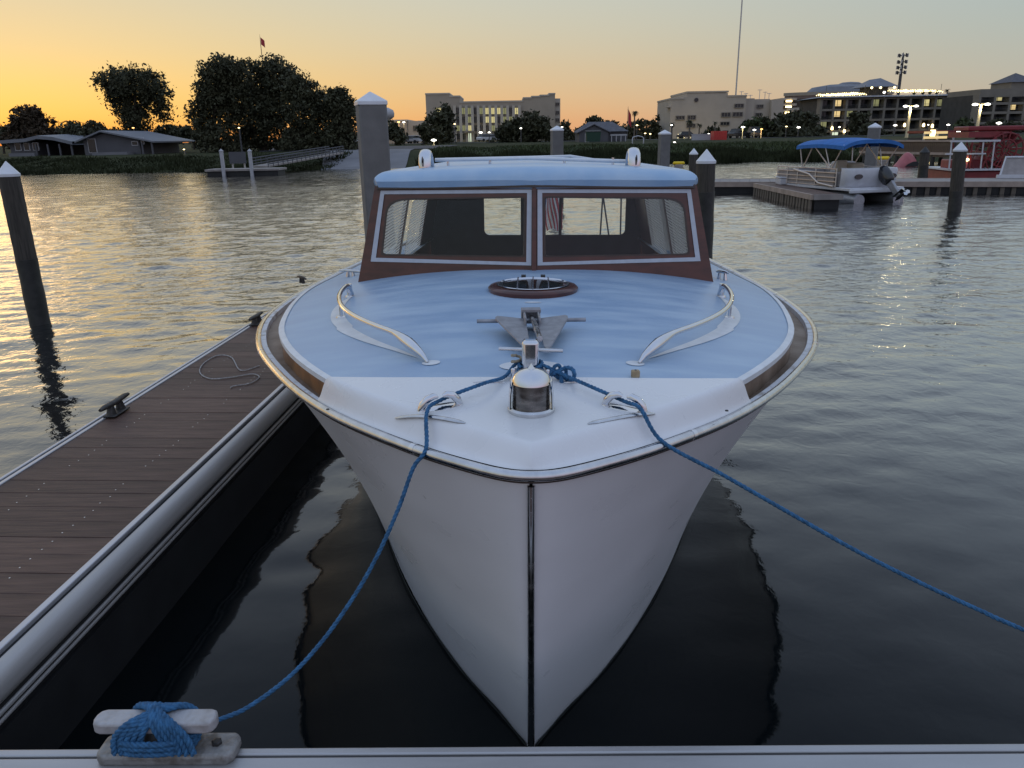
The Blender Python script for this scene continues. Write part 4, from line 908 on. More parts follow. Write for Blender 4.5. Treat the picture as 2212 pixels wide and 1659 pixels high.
def tree(label, px, ybase, Y, ells_px, n, leaf=.22, mat='leaf', trunk=.25, clump=.55, hang=0., seed=1, group='trees on the far shore', depth=.8, limbs=5, name='broadleaf_tree', per=34):
    """ells_px: crown lobes as (cx, cy, rx, ry) in picture pixels, turned into metres at distance Y."""
    b = at_y(px, ybase, Y); gx, gy = b.x, Y; g0 = gz(gx, gy)-.05
    o = empty(name, (gx, gy, g0), (0, 0, 0), label, 'tree', group)
    ells = []; r = np.random.default_rng(seed+50)
    for cx, cy, rx, ry in ells_px:
        c = at_y(cx, cy, Y); e = at_y(cx+rx, cy, Y); t = at_y(cx, cy-ry, Y); rxm = abs(e.x-c.x); rzm = abs(t.z-c.z)
        ells.append((c.x-gx, r.uniform(-.3, .3)*rxm, c.z-g0, rxm, rxm*depth, rzm))
    cr = link('crown', crown_mesh(ells, n, leaf, seed, mat, clump, hang, per), o)
    top = max(e[2] for e in ells); cxm = float(np.mean([e[0] for e in ells]))
    mb = MB(); fork = top*.35
    mb.tube([(0, 0, -.2), (.06*trunk, 0, fork*.5), (cxm*.15, 0, fork)], [trunk*1.25, trunk, trunk*.85], 9)
    for k in range(limbs):
        e = ells[k % len(ells)]; tip = Vector((e[0]+r.uniform(-.4, .4)*e[3], e[1]+r.uniform(-.4, .4)*e[4], e[2]+r.uniform(-.1, .5)*e[5])); st = Vector((cxm*.12, 0, fork*(.75+.25*r.random())))
        md = st.lerp(tip, .5)+Vector((r.uniform(-.2, .2), r.uniform(-.2, .2), .25)); mb.tube([st, md, tip], [trunk*.62, trunk*.4, trunk*.12], 6)
    mb.build('trunk', 'bark', o, smooth=60); return o
tree('lone vase shaped tree against the orange sky behind the gabled house', 300, 330, 92, [(290, 175, 68, 34), (245, 170, 36, 24), (335, 195, 34, 30), (290, 215, 50, 36), (290, 255, 34, 30), (352, 235, 16, 26), (255, 205, 30, 26), (300, 290, 28, 24), (318, 160, 30, 22)], 16625, .17, trunk=.32, clump=.62, hang=.5, seed=3)
tree('tallest leftmost tree of the big dark grove, with hanging edges', 470, 345, 82, [(480, 145, 50, 26), (460, 190, 40, 40), (440, 245, 26, 40), (490, 220, 46, 60), (475, 300, 44, 42), (500, 165, 40, 36)], 19250, .17, trunk=.3, clump=.6, hang=.5, seed=4)
tree('wide middle tree of the big dark grove, under the little flag', 575, 345, 85, [(570, 140, 56, 22), (560, 185, 50, 44), (610, 175, 44, 42), (580, 250, 60, 60), (540, 300, 40, 40), (630, 310, 48, 36)], 21875, .17, trunk=.34, clump=.6, hang=.4, seed=5)
tree('sloping right tree of the big dark grove', 655, 345, 80, [(640, 190, 34, 40), (665, 235, 44, 44), (650, 300, 52, 42), (700, 235, 34, 40), (690, 300, 52, 40), (672, 205, 30, 34)], 15750, .17, trunk=.26, clump=.55, hang=.3, seed=6)
tree('lowest tree at the right end of the grove beside the square piling', 735, 345, 78, [(728, 215, 26, 30), (748, 240, 26, 36), (735, 295, 38, 44)], 8750, .17, trunk=.2, clump=.5, seed=7)
tree('rounded brownish tree behind the low carport house at far left', 68, 325, 88, [(60, 250, 34, 24), (40, 265, 24, 22), (88, 262, 26, 24), (68, 290, 52, 24), (30, 295, 30, 20)], 5600, .22, 'leafbrown', trunk=.22, clump=.5, hang=.5, seed=8)
tree('small dark bushy tree between the two houses on the left', 185, 330, 84, [(180, 278, 40, 18), (205, 282, 22, 14), (160, 285, 26, 16), (185, 300, 46, 20)], 3400, .2, trunk=.15, clump=.45, seed=9)
tree('dark rounded tree behind the gabled house', 375, 325, 100, [(365, 285, 32, 22), (395, 290, 26, 18), (345, 300, 28, 18)], 3000, .22, trunk=.2, clump=.5, seed=10)
k = 0
for x, y, rx, ry in ((8, 290, 26, 16), (130, 292, 30, 14), (250, 290, 36, 10), (420, 288, 30, 14), (440, 305, 26, 22)):
    tree(['dark bush at the left edge below the orange sky', 'dark bush below the drooping plant', 'low dark tree line showing above the gabled roof', 'dark low tree at the left foot of the grove', 'shadowy shrub under the left edge of the grove'][k], x, 325, 104+4*k, [(x, y, rx, ry), (x+rx*.4, y+8, rx*.8, ry)], 2200, .24, trunk=.14, clump=.5, seed=20+k, group='low dark trees on the left shore'); k += 1
# trees round the office building
tree('tall dark oak in front of the left wing of the office block', 950, 315, 150, [(962, 245, 14, 22), (950, 268, 26, 26), (945, 292, 32, 24), (965, 275, 22, 30)], 4200, .36, trunk=.3, clump=.8, seed=30, group='trees by the office block')
tree('broad dark oak before the right half of the office block', 1148, 315, 150, [(1150, 268, 34, 26), (1165, 285, 30, 26), (1135, 290, 34, 22)], 4600, .36, trunk=.3, clump=.8, seed=31, group='trees by the office block')
tree('dark oak hiding the middle ground floor of the office block', 1100, 315, 152, [(1098, 282, 30, 20), (1085, 296, 34, 16), (1112, 275, 24, 20)], 3600, .36, trunk=.28, clump=.8, seed=32, group='trees by the office block')
tree('dark shrubby tree left of the parked cars', 855, 318, 130, [(850, 285, 18, 18), (865, 300, 20, 14)], 1500, .3, trunk=.18, clump=.6, seed=33, group='trees by the office block')
tree('dark tree behind the two parked cars by the ramp', 915, 318, 128, [(918, 285, 20, 20), (935, 295, 24, 18)], 1800, .3, trunk=.18, clump=.6, seed=34, group='trees by the office block')
k = 0
for x, y, rx, ry, yb in ((1222, 285, 14, 22, 312), (1262, 290, 18, 18, 312), (1285, 264, 12, 10, 312), (1315, 272, 16, 10, 312), (1375, 282, 24, 20, 308), (1400, 280, 22, 22, 308), (1425, 270, 20, 22, 306), (1440, 262, 16, 20, 306), (1350, 290, 20, 16, 308)):
    tree(['dark tree just right of the office block', 'dark tree beside the grey house gable', 'round treetop above the grey house ridge', 'low treetop above the right slope of the grey roof', 'dark tree right of the grey house', 'dark tree below the flagpole palm', 'taller dark tree near the stepped building', 'ragged treetop touching the stepped building', 'dark tree between the flagpole and the palm'][k], x, yb, 165+5*k, [(x, y, rx, ry), (x+rx*.3, y+ry*.6, rx, ry*.7)], 1700, .4, trunk=.22, clump=.8, seed=40+k, group='tree belt in the middle distance'); k += 1
k = 0
for x, y, rx, ry, Yd in ((1540, 288, 13, 13, 165), (1630, 272, 30, 16, 168), (1655, 270, 22, 20, 168), (1690, 262, 18, 18, 172), (1720, 262, 20, 22, 172), (1745, 268, 26, 26, 165), (1700, 290, 34, 16, 160), (1760, 290, 26, 14, 160), (1885, 285, 26, 18, 175), (1860, 262, 20, 24, 180), (2085, 270, 16, 14, 178), (2150, 276, 20, 14, 172), (2195, 278, 22, 14, 170)):
    tree(['clipped round tree before the stepped building', 'leafy tree at the right wing of the stepped building', 'dense tree beside the right wing of the stepped building', 'dark tree below the round brick block', 'rounded tree below the round brick block, nearer the hotel', 'large dark tree at the left end of the balcony hotel', 'low dark hedge tree by the road lights', 'low dark tree left of the hotel entrance', 'dark tree hiding the middle of the hotel ground floor', 'upper crown of the dark tree before the hotel balconies', 'dark tree in the gap between the two hotels', 'dark tree below the right hand hotel', 'dark tree at the right edge below the hotel'][k], x, 305, Yd, [(x, y, rx, ry), (x-rx*.3, y+ry*.5, rx*.9, ry*.7)], 1900, .4, 'leaf2' if k in (1, 10) else 'leaf', trunk=.22, clump=.8, seed=60+k, group='trees on the right shore'); k += 1
# palms
def palm(label, px, ytop, ybase, Y, rpx, nf=26, seed=1, droop=1.0, group='palm trees', g0=None):
    c = at_y(px, ytop+rpx*.9, Y); g0 = gz(c.x, Y) if g0 is None else g0; o = empty('palm_tree', (c.x, Y, g0), (0, 0, 0), label, 'palm', group)
    h = c.z-g0; R = rpx/FPX*(c-CAM).dot(FW); r = np.random.default_rng(seed)
    mb = MB(); mb.tube([(0, 0, -.2), (.05*h*.1, 0, h*.5), (0, 0, h)], [R*.13+.1, R*.09+.06, R*.08+.06], 8); mb.build('trunk', 'palmbark', o, smooth=60)
    V = []
    for k in range(nf):
        a = r.uniform(0, 2*math.pi); el = r.uniform(-.5, 1.25); L_ = R*r.uniform(.85, 1.15); pts = []
        for i in range(7):
            u = i/6; e2 = el-droop*1.2*u*u; pts.append(Vector((math.cos(a)*math.cos(e2)*L_*u, math.sin(a)*math.cos(e2)*L_*u, h+math.sin(e2)*L_*u*.9)))
        sd = Vector((-math.sin(a), math.cos(a), 0))
        for i in range(1, 7):
            for j in (0, .5):
                p = pts[i-1].lerp(pts[i], j); d = (pts[i]-pts[i-1]).normalized(); w_ = L_*.24*(1-(i-1+j)/7.5)
                for s_ in (-1, 1):
                    tip = p+sd*s_*w_+d*w_*.5+Vector((0, 0, -w_*.45)); q = d*R*.045; V += [p-q, p+q, tip+q*.3, tip-q*.3]
    V = np.array([tuple(p) for p in V], np.float32); link('fronds', np_mesh('fronds', V, np.arange(len(V)).reshape(-1, 4), 'leaf', False), o); return o
palm('tall fan palm standing clear of the trees beside the flagpole', 1371, 234, 308, 175, 10, 34, 1)
palm('shorter palm left of the flagpole above the trees', 1323, 263, 308, 178, 8, 26, 2)
palm('palm in front of the lit end of the stepped building', 1490, 252, 305, 150, 12, 30, 3)
palm('low palm beside the yellow floodlight', 1511, 262, 305, 148, 9, 24, 4)
palm('palm against the blank wall of the stepped building', 1545, 258, 305, 152, 8, 24, 5)
palm('palm at the left corner of the stepped building', 1452, 260, 303, 150, 9, 22, 6)
palm('palm between the cars and the orange lit wall', 868, 270, 315, 150, 9, 20, 7)
# drooping big leaved plant between the houses
b = at_y(160, 300, 86); pl = empty('drooping_plant', (b.x, 86, gz(b.x, 86)), (0, 0, 0), 'tall plant with thin drooping fronds between the two left houses', 'plant')
mb = MB(); zt = at_y(160, 262, 86).z-gz(b.x, 86); mb.tube([(0, 0, 0), (.05, 0, zt*.8)], [.16, .1], 8); mb.build('stem', 'bark', pl)
for k in range(9):
    a = k*.7; sx = math.cos(a)*1.5; sy = math.sin(a)*1.2; mb = MB(); mb.tube([(0, 0, zt*.75), (sx*.35, sy*.35, zt*1.02), (sx*.8, sy*.8, zt*.95), (sx, sy, zt*.62)], [.05, .09, .08, .02], 6, flat=.3); mb.build('frond', 'leafbrown', pl, smooth=60)

# ------------------------------------------------------------------ houses on the left shore
def loc_of(px, Y): return at_y(px, 310, Y)
def house_gable():
    Y = 76.; x0 = at_y(182, 320, Y).x; x1 = at_y(303, 320, Y).x; xr = at_y(228, 320, Y).x; g = gz((x0+x1)/2, Y); zt = at_y(228, 285, Y).z-g; ze = at_y(190, 303, Y).z-g; xc = (x0+x1)/2
    h = empty('gabled_house', (xc, Y, g), (0, 0, 0), 'grey house with a broad low gable facing the water on the left shore', 'house')
    w0, w1, rx = x0-xc, x1-xc, xr-xc
    mb = MB(); pl = [(w0, -.3), (w1, -.3), (w1, ze-.05), (rx, zt-.1), (w0, ze-.05)]; n = 5; D = 9
    mb.add([(p[0], 0, p[1]) for p in pl]+[(p[0], D, p[1]) for p in pl], [tuple(range(n)), tuple(range(n, 2*n))[::-1]]+[(i, (i+1) % n, n+(i+1) % n, n+i) for i in range(n)]); mb.build('wall', 'siding', h, fix=True)
    for a, b_ in (((w0-.5, ze-.22), (rx, zt)), ((rx, zt), (w1+1.6, ze-.32))):
        mb = MB(); mb.hexa([(a[0], -.6, a[1]), (b_[0], -.6, b_[1]), (b_[0], D+.6, b_[1]), (a[0], D+.6, a[1])], [(a[0], -.6, a[1]+.14), (b_[0], -.6, b_[1]+.14), (b_[0], D+.6, b_[1]+.14), (a[0], D+.6, a[1]+.14)]); mb.build('roof', 'roofgrey', h, fix=True)
    for (xa, xb, za, zb_) in ((1.9, 2.5, ze-.55, ze-.15), (w0+.4, w0+1.2, .2, 1.5), (2.8, 3.1, .9, 1.5)):
        mb = MB(); mb.box(xa, xb, -.06, .02, za, zb_); wn = mb.build('window', 'whitepaint', h); mb = MB(); mb.box(xa+.06, xb-.06, -.075, -.055, za+.06, zb_-.06); mb.build('pane', 'darkwin', wn)
    mb = MB(); mb.box(w0+1.4, w1-.6, -1.5, -.1, -.3, .25); mb.build('porch', 'ramp', h)
    for xx in (w1+.4, w1+1.3): mb = MB(); mb.box(xx-.07, xx+.07, -.45, -.31, -.3, ze-.3); mb.build('porch_post', 'siding', h)
house_gable()
def house_carport():
    Y = 78.; x0 = at_y(22, 320, Y).x; x1 = at_y(163, 320, Y).x; xc = (x0+x1)/2; g = gz(xc, Y); zt = at_y(90, 300, Y).z-g; ze = at_y(40, 307, Y).z-g; zr = at_y(160, 308, Y).z-g
    h = empty('low_house', (xc, Y, g), (0, 0, 0), 'low pale house with an open carport at the far left of the shore', 'house'); w0, w1 = x0-xc, x1-xc; m_ = at_y(80, 320, Y).x-xc
    mb = MB(); mb.box(w0, m_, 0, 6, -.3, ze-.05); mb.build('wall', 'siding', h)
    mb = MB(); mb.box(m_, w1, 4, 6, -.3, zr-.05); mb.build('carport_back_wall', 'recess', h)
    rp = [(w0-.4, ze-.12), (m_-.6, ze), (m_+.6, zt), (w1-1.6, zt-.14), (w1+.2, zr-.2)]
    mb = MB(); n = len(rp); mb.grid([[(p[0], -.8, p[1]+.3) for p in rp], [(p[0], 6.5, p[1]+.5) for p in rp]]); mb.grid([[(p[0], -.8, p[1]) for p in rp], [(p[0], -.8, p[1]+.3) for p in rp]]); mb.grid([[(p[0], 6.5, p[1]) for p in rp], [(p[0], -.8, p[1]) for p in rp]]); mb.build('roof', 'roofgrey', h, fix=True)
    for i in range(3):
        xa = w0+.5+i*.85; mb = MB(); mb.box(xa, xa+.6, -.07, .03, .5, 1.25); wn = mb.build('window', 'whitepaint', h); mb = MB(); mb.box(xa+.07, xa+.53, -.085, -.06, .57, 1.18); mb.build('pane', 'darkwin', wn)
    for i in range(4):
        xa = m_+.2+i*(w1-m_-.3)/3; mb = MB(); mb.box(xa-.07, xa+.07, -.55, -.41, -.3, zr-.1); mb.build('carport_post', 'siding', h)
    mb = MB(); mb.box(w0+.6, w0+3.0, -1.4, -1.2, -.3, .3); mb.build('planter', 'ramp', h)
house_carport()
def far_house():
    Y = 130.; x0 = at_y(1247, 300, Y).x; x1 = at_y(1358, 300, Y).x; xc = (x0+x1)/2; g = gz(xc, Y); zt = at_y(1300, 262, Y).z-g; ze = at_y(1255, 285, Y).z-g; zb_ = -.3
    h = empty('grey_house', (xc, Y, g), (0, 0, 0), 'grey house with dark hipped roof and front gable beyond the middle grass field', 'house'); w0, w1 = x0-xc, x1-xc; gm = at_y(1280, 300, Y).x-xc
    mb = MB(); mb.box(w0+.3, w1-.3, .5, 8, zb_, ze); mb.build('wall', 'siding', h)
    xg0, xg1 = w0+.2, at_y(1312, 300, Y).x-xc; zg = at_y(1280, 270, Y).z-g; n = 5; pl = [(xg0, zb_), (xg1, zb_), (xg1, ze-.05), ((xg0+xg1)/2, zg-.1), (xg0, ze-.05)]
    mb = MB(); mb.add([(p[0], -1.2, p[1]) for p in pl]+[(p[0], .6, p[1]) for p in pl], [tuple(range(n)), tuple(range(n, 2*n))[::-1]]+[(i, (i+1) % n, n+(i+1) % n, n+i) for i in range(n)]); mb.build('gable_wall', 'siding', h, fix=True)
    mb = MB(); a = (w0, 0, ze); b_ = (w1, 0, ze); c = (w1, 8.5, ze); d = (w0, 8.5, ze); r0 = (w0+2.2, 4.2, zt); r1 = (w1-2.2, 4.2, zt)
    mb.add([a, b_, c, d, r0, r1], [(0, 1, 5, 4), (1, 2, 5), (2, 3, 4, 5), (3, 0, 4), (0, 3, 2, 1)]); mb.build('roof', 'roofdark', h, fix=True)
    xm = (xg0+xg1)/2
    for sgn, xe in ((-1, xg0-.3), (1, xg1+.3)):
        mb = MB(); mb.hexa([(xm, -1.5, zg), (xe, -1.5, ze-.2), (xe, 4, ze-.2), (xm, 4, zg)], [(xm, -1.5, zg+.15), (xe, -1.5, ze-.05), (xe, 4, ze-.05), (xm, 4, zg+.15)]); mb.build('gable_roof', 'roofdark', h, fix=True)
    mb = MB(); mb.box(xg1+.3, w1-.5, -1.6, -1.2, .9, 1.1); mb.build('porch_beam', 'whitepaint', h)
    for i in range(4): xa = xg1+.5+i*(w1-xg1-1.2)/3; mb = MB(); mb.box(xa-.06, xa+.06, -1.5, -1.38, zb_, .9); mb.build('porch_post', 'whitepaint', h)
    mb = MB(); mb.box(xg0+.9, xg0+1.6, -1.28, -1.15, 0, 1.3); wn = mb.build('window', 'whitepaint', h); mb = MB(); mb.box(xg0+1.0, xg0+1.5, -1.3, -1.27, .1, 1.2); mb.build('pane', 'darkwin', wn)
    p = at_y(1303, 305, 127); 
far_house()
p = at_y(1303, 300, 122); bn = empty('waste_bin', (at_y(1304, 300, 122).x-1.6, 122, gz(0, 122)), (0, 0, 0), 'dark green waste container beside the grey house', 'bin')
mb = MB(); mb.hexa([(-1.0, -.6, .1), (1.0, -.6, .1), (1.0, .6, .1), (-1.0, .6, .1)], [(-1.1, -.75, 1.5), (1.1, -.75, 1.5), (1.1, .65, 1.7), (-1.1, .65, 1.7)]); mb.build('bin_body', 'green', bn, fix=True)
mb = MB(); mb.hexa([(-1.15, -.8, 1.5), (1.15, -.8, 1.5), (1.15, .7, 1.7), (-1.15, .7, 1.7)], [(-1.15, -.8, 1.56), (1.15, -.8, 1.56), (1.15, .7, 1.76), (-1.15, .7, 1.76)]); mb.build('bin_lid', 'groove', bn, fix=True)

# ------------------------------------------------------------------ large buildings
class Bld:
    def __init__(s, name, label, px0, px1, Y, cat='building', g=1.0):
        s.Y = Y; s.x0 = at_y((px0+px1)/2, 300, Y).x; s.g = g; s.o = empty(name, (s.x0, Y, g), (0, 0, 0), label, cat)
    def X(s, px): return at_y(px, 290, s.Y).x-s.x0
    def Z(s, px, py): return at_y(px, py, s.Y).z-s.g
    def mass(s, pa, pb, ytop, D, mat, y0=0., z0=-.5, name='wall', refx=None):
        mb = MB(); z = s.Z(refx or (pa+pb)/2, ytop); mb.box(s.X(pa), s.X(pb), y0, D, z0, z); return mb.build(name, mat, s.o)
    def coping(s, pa, pb, ytop, D, y0=0., mat='beige2', h=.35):
        mb = MB(); z = s.Z((pa+pb)/2, ytop); mb.box(s.X(pa)-.15, s.X(pb)+.15, y0-.15, D+.1, z+.002, z+h); mb.build('parapet', mat, s.o)
    def win(s, pa, pb, ya, yb, mat='darkwin', y0=0., frame='greyst', mull=1):
        x0, x1, z1, z0 = s.X(pa), s.X(pb), s.Z((pa+pb)/2, ya), s.Z((pa+pb)/2, yb); f = .12
        mb = MB()
        mb.box(x0-f, x0, y0-.22, y0+.02, z0-f, z1+f); mb.box(x1, x1+f, y0-.22, y0+.02, z0-f, z1+f); mb.box(x0, x1, y0-.22, y0+.02, z1, z1+f); mb.box(x0, x1, y0-.25, y0+.02, z0-f, z0)
        for k in range(1, mull+1):
            xm = x0+(x1-x0)*k/(mull+1); mb.box(xm-.05, xm+.05, y0-.16, y0+.02, z0, z1)
        fr = mb.build('window', frame, s.o); mb = MB(); mb.box(x0, x1, y0-.10, y0-.03, z0, z1); mb.build('pane', mat, fr); return fr
random.seed(21)
# office block, centre
B = Bld('office_block', 'four storey beige office block with rows of lit windows, centre of the far shore', 923, 1211, 205)
for a, b_, yt, d in ((923, 974, 204, 18), (974, 996, 209.5, 17), (996, 1131, 221, 16), (1131, 1149, 213, 17), (1149, 1167, 210, 18), (1167, 1186, 207.5, 18.4), (1186, 1199, 204, 19)):
    B.mass(a, b_, yt, d, 'beige'); B.coping(a+.6, b_-.6, yt, d)
B.mass(1199.3, 1211, 212, 21, 'beige2', 1.5)
for k in range(12):           # tall piers between the bays
    x = 984+k*12.6; mb = MB(); mb.box(B.X(x)-.35, B.X(x)+.35, -.75, -.004, -.5, B.Z(x, 228)); mb.build('pier', 'beige2', B.o)
lit = {(0, 1): 'litwin2', (0, 2): 'litwin2', (0, 4): 'litwin2', (0, 5): 'litwin', (0, 6): 'litwin', (0, 7): 'litwin', (0, 8): 'litwin2', (0, 10): 'litwin', (1, 2): 'litwin2', (1, 5): 'litwin', (1, 6): 'litwin', (1, 8): 'litwin2', (2, 2): 'litwin', (2, 1): 'litwin2', (2, 6): 'litwin2', (1, 9): 'litwin2', (2, 0): 'litwin2'}
for r_, (ya, yb) in enumerate(((233, 246.5), (252, 265), (271, 283), (289, 301))):
    for k in range(11):
        x = 984+k*12.6; B.win(x+2.6, x+10.2, ya, yb, lit.get((r_, k), 'darkwin'), 0, 'greyst', 1)
B.win(944, 955, 233, 243, 'litwin'); B.win(1202, 1208, 222, 227, 'darkwin', 1.5); B.win(1202, 1208, 240, 246, 'darkwin', 1.5); B.win(1202, 1208, 256, 262, 'darkwin', 1.5)
mb = MB(); mb.box(B.X(1006), B.X(1020), -.5, -.2, -.5, B.Z(1013, 288)); ent = mb.build('entrance', 'litdoor', B.o)
for k in range(4): mb = MB(); x = B.X(1006.5+k*4.2); mb.box(x-.12, x+.12, -.7, -.5, -.5, B.Z(1013, 288)); mb.build('door_post', 'poledark', ent)
mb = MB(); mb.box(B.X(1003), B.X(1024), -3, -.1, B.Z(1013, 287), B.Z(1013, 287)+.5); mb.build('canopy', 'greyst', B.o)
# low wing left of it
B = Bld('low_wing_building', 'low tan building with orange and white wall lamps left of the office block', 838, 925, 185)
B.mass(838, 880, 262, 20, 'beige'); B.coping(838, 880, 262, 20); B.mass(880.3, 923, 261, 18, 'beige2', 1.0); B.mass(868, 879, 258.5, 17, 'beige', 6); B.mass(898, 910, 259.5, 17, 'beige', 6)
for x in (845, 893, 905, 915): B.win(x, x+5, 272, 282, 'darkwin', 0 if x < 880 else 1.0)
# stepped pale building
B = Bld('stepped_building', 'pale windowed building with a stepped roofline right of the palm belt', 1443, 1702, 182)
for a, b_, yt, d in ((1446, 1474, 215, 16), (1474, 1480, 209, 16), (1480, 1518, 200, 18), (1518, 1567, 201, 18), (1567, 1607, 209, 16)):
    B.mass(a, b_, yt, d, 'offwhite')
for a, b_, yt, d in ((1446, 1474, 215, 16), (1480, 1567, 200.3, 18), (1567, 1607, 209, 16)): B.coping(a+.5, b_-.5, yt, d, mat='offwhite')
B.mass(1607.3, 1628, 212, 18, 'offwhite', 1.2); B.mass(1628.3, 1665, 213, 18, 'offwhite', 2.4); B.mass(1665.3, 1690, 215, 18, 'offwhite', 1.0)
mb = MB(); mb.box(B.X(1439), B.X(1446), -.3, 3, B.Z(1445, 232), B.Z(1445, 229)); mb.build('cornice', 'offwhite', B.o)
mb = MB(); mb.lathe([(.45, 0), (.45, .2)], 14, M=Matrix.Translation((B.X(1500), -.01, B.Z(1500, 216))) @ Matrix.Rotation(math.pi/2, 4, 'X')); mb.build('round_vent', 'darkwin', B.o)
for a, b_, ya, yb, y0 in ((1459, 1476, 251, 258, 0), (1484, 1500, 250, 258, 0), (1483, 1500, 268, 275, 0), (1583, 1601, 225, 232, 0), (1556, 1574, 244, 252, 0), (1580, 1600, 243, 251, 0), (1555, 1573, 264, 270, 0), (1638, 1650, 226, 232, 2.4), (1637, 1648, 244, 250, 2.4)):
    B.win(a, b_, ya, yb, 'darkwin', y0, 'greyst', 2)
mb = MB(); mb.box(B.X(1560), B.X(1572), -.3, .05, -.5, B.Z(1566, 282)); mb.build('door', 'darkwin', B.o)
for i, (x, yt) in enumerate(((1612, 194), (1622, 198), (1652, 190), (1664, 195), (1673, 198), (1560, 198), (1547, 199), (1632, 202))):
    zt = B.Z(x, yt); zb_ = B.Z(x, 214); mb = MB(); mb.tube([(B.X(x), 6, zb_), (B.X(x), 6, zt)], .07, 6); mb.box(B.X(x)-.5, B.X(x)+.5, 5.94, 6.06, zt-.15, zt-.05); mb.build('roof_aerial', 'mastgrey', B.o)
# garage strips with glowing decks between the stepped building and the round block
B = Bld('parking_deck', 'grey parking deck with glowing ceiling lamps between two buildings', 1690, 1716, 200)
B.mass(1690, 1706, 218, 14, 'greyst', 3)
for yt in (212, 224, 237):
    mb = MB(); z = B.Z(1695, yt); mb.box(B.X(1680), B.X(1712), -1, 8, z-.5, z); sl_ = mb.build('deck_slab', 'offwhite', B.o)
for yt in (219, 231, 244):
    mb = MB(); z = B.Z(1695, yt); mb.box(B.X(1689), B.X(1701), -1.2, -.9, z-.2, z+.2); mb.build('deck_lamp', 'lampwarm', B.o)
# round brick block behind the hotel
B = Bld('round_brick_block', 'curved pinkish brick block rising behind the balcony hotel', 1705, 1950, 250)
cx_ = B.X(1830); R = B.X(1950)-B.X(1712)
def arc(z0, z1, r, mat, name, n=40, a0=math.radians(196), a1=math.radians(344)):
    mb = MB(); inner = [(cx_+(r-1)*math.cos(a0+(a1-a0)*i/n), 12+(r-1)*.45*math.sin(a0+(a1-a0)*i/n)) for i in range(n+1)]; outer = [(cx_+r*math.cos(a0+(a1-a0)*i/n), 12+r*.45*math.sin(a0+(a1-a0)*i/n)) for i in range(n+1)]
    mb.grid([[(p[0], p[1], z0) for p in outer], [(p[0], p[1], z1) for p in outer], [(p[0], p[1], z1) for p in inner]]); return mb.build(name, mat, B.o, smooth=40)
rr_ = R*.52
arc(-.5, B.Z(1740, 236), rr_, 'brick', 'wall'); arc(B.Z(1740, 236), B.Z(1740, 231), rr_+.5, 'beige2', 'string_course'); arc(B.Z(1740, 231), B.Z(1740, 204), rr_, 'brick', 'wall'); arc(B.Z(1740, 204), B.Z(1740, 197), rr_+.4, 'beige', 'parapet')
for k in range(22):
    a = math.radians(205)+k*math.radians(4.2); x = cx_+(rr_+.03)*math.cos(a); y = 12+(rr_+.03)*.45*math.sin(a); mb = MB(); mb.box(-.4, .4, -.12, .12, B.Z(1740, 229), B.Z(1740, 211), Matrix.Translation((x, y, 0)) @ Matrix.Rotation(a+math.pi/2, 4, 'Z')); mb.build('window_slot', 'darkwin', B.o)
mb = MB(); z = B.Z(1850, 197); mb.lathe([(rr_*.72, z), (rr_*.6, z+1.8), (rr_*.3, z+2.6), (.01, z+2.8)], 32, (B.X(1850), 12, 0), 1, .5); mb.build('roof', 'roofgrey', B.o, smooth=40)
mb = MB(); z = B.Z(1860, 190); xx = B.X(1860); ww = B.X(1886)-xx; mb.lathe([(ww, z), (ww, B.Z(1860, 176)), (ww*.7, B.Z(1860, 172.5)), (.01, B.Z(1860, 171))], 32, (xx, 12, 0), 1, .7); mb.build('roof_drum', 'roofgrey', B.o, smooth=40)
# balcony hotel
def hotel(B, x0, x1, ys, bays, yt, lit, roofh, hip=True, D=16):
    """ys: pixel rows of the slab fronts from the top down."""
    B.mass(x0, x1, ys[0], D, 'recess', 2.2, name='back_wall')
    for i, y in enumerate(ys):
        mb = MB(); z = B.Z((x0+x1)/2, y); mb.box(B.X(x0)-.3, B.X(x1)+.3, 0, 2.4, z-.55, z); mb.build('balcony_slab', 'greyst', B.o)
        if i:
            mb = MB(); 
            for k in range(3): mb.box(B.X(x0), B.X(x1), .02, .08, z+.30+.3*k, z+.36+.3*k)
            mb.build('balcony_rail', 'poledark', B.o)['kind'] = 'stuff'
    for k in range(bays+1):
        x = B.X(x0)+(B.X(x1)-B.X(x0))*k/bays; mb = MB(); mb.box(x-.28, x+.28, -.05, 2.3, -.5, B.Z((x0+x1)/2, ys[0])-.01); mb.build('column', 'greyst', B.o)
    bw_ = (x1-x0)/bays
    for i in range(len(ys)-1):
        for k in range(bays):
            xa = x0+bw_*(k+.2); xb = x0+bw_*(k+.8); mt = lit.get((i, k), 'darkwin'); h = ys[i+1]-ys[i]
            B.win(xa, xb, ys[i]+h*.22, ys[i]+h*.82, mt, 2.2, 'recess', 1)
B = Bld('balcony_hotel', 'grey hotel with columned balconies and a lit roof terrace on the right shore', 1768, 2070, 215)
hotel(B, 1768, 2066, [209, 233, 256, 279, 303], 11, 205, {(0, 1): 'litwarm', (0, 4): 'litwin2', (0, 8): 'litwin', (0, 9): 'litwin2', (1, 1): 'litwarm', (1, 2): 'litwin2', (3, 1): 'litdoor', (3, 3): 'litdoor', (2, 0): 'litwin2', (1, 6): 'darkwin'}, 4)
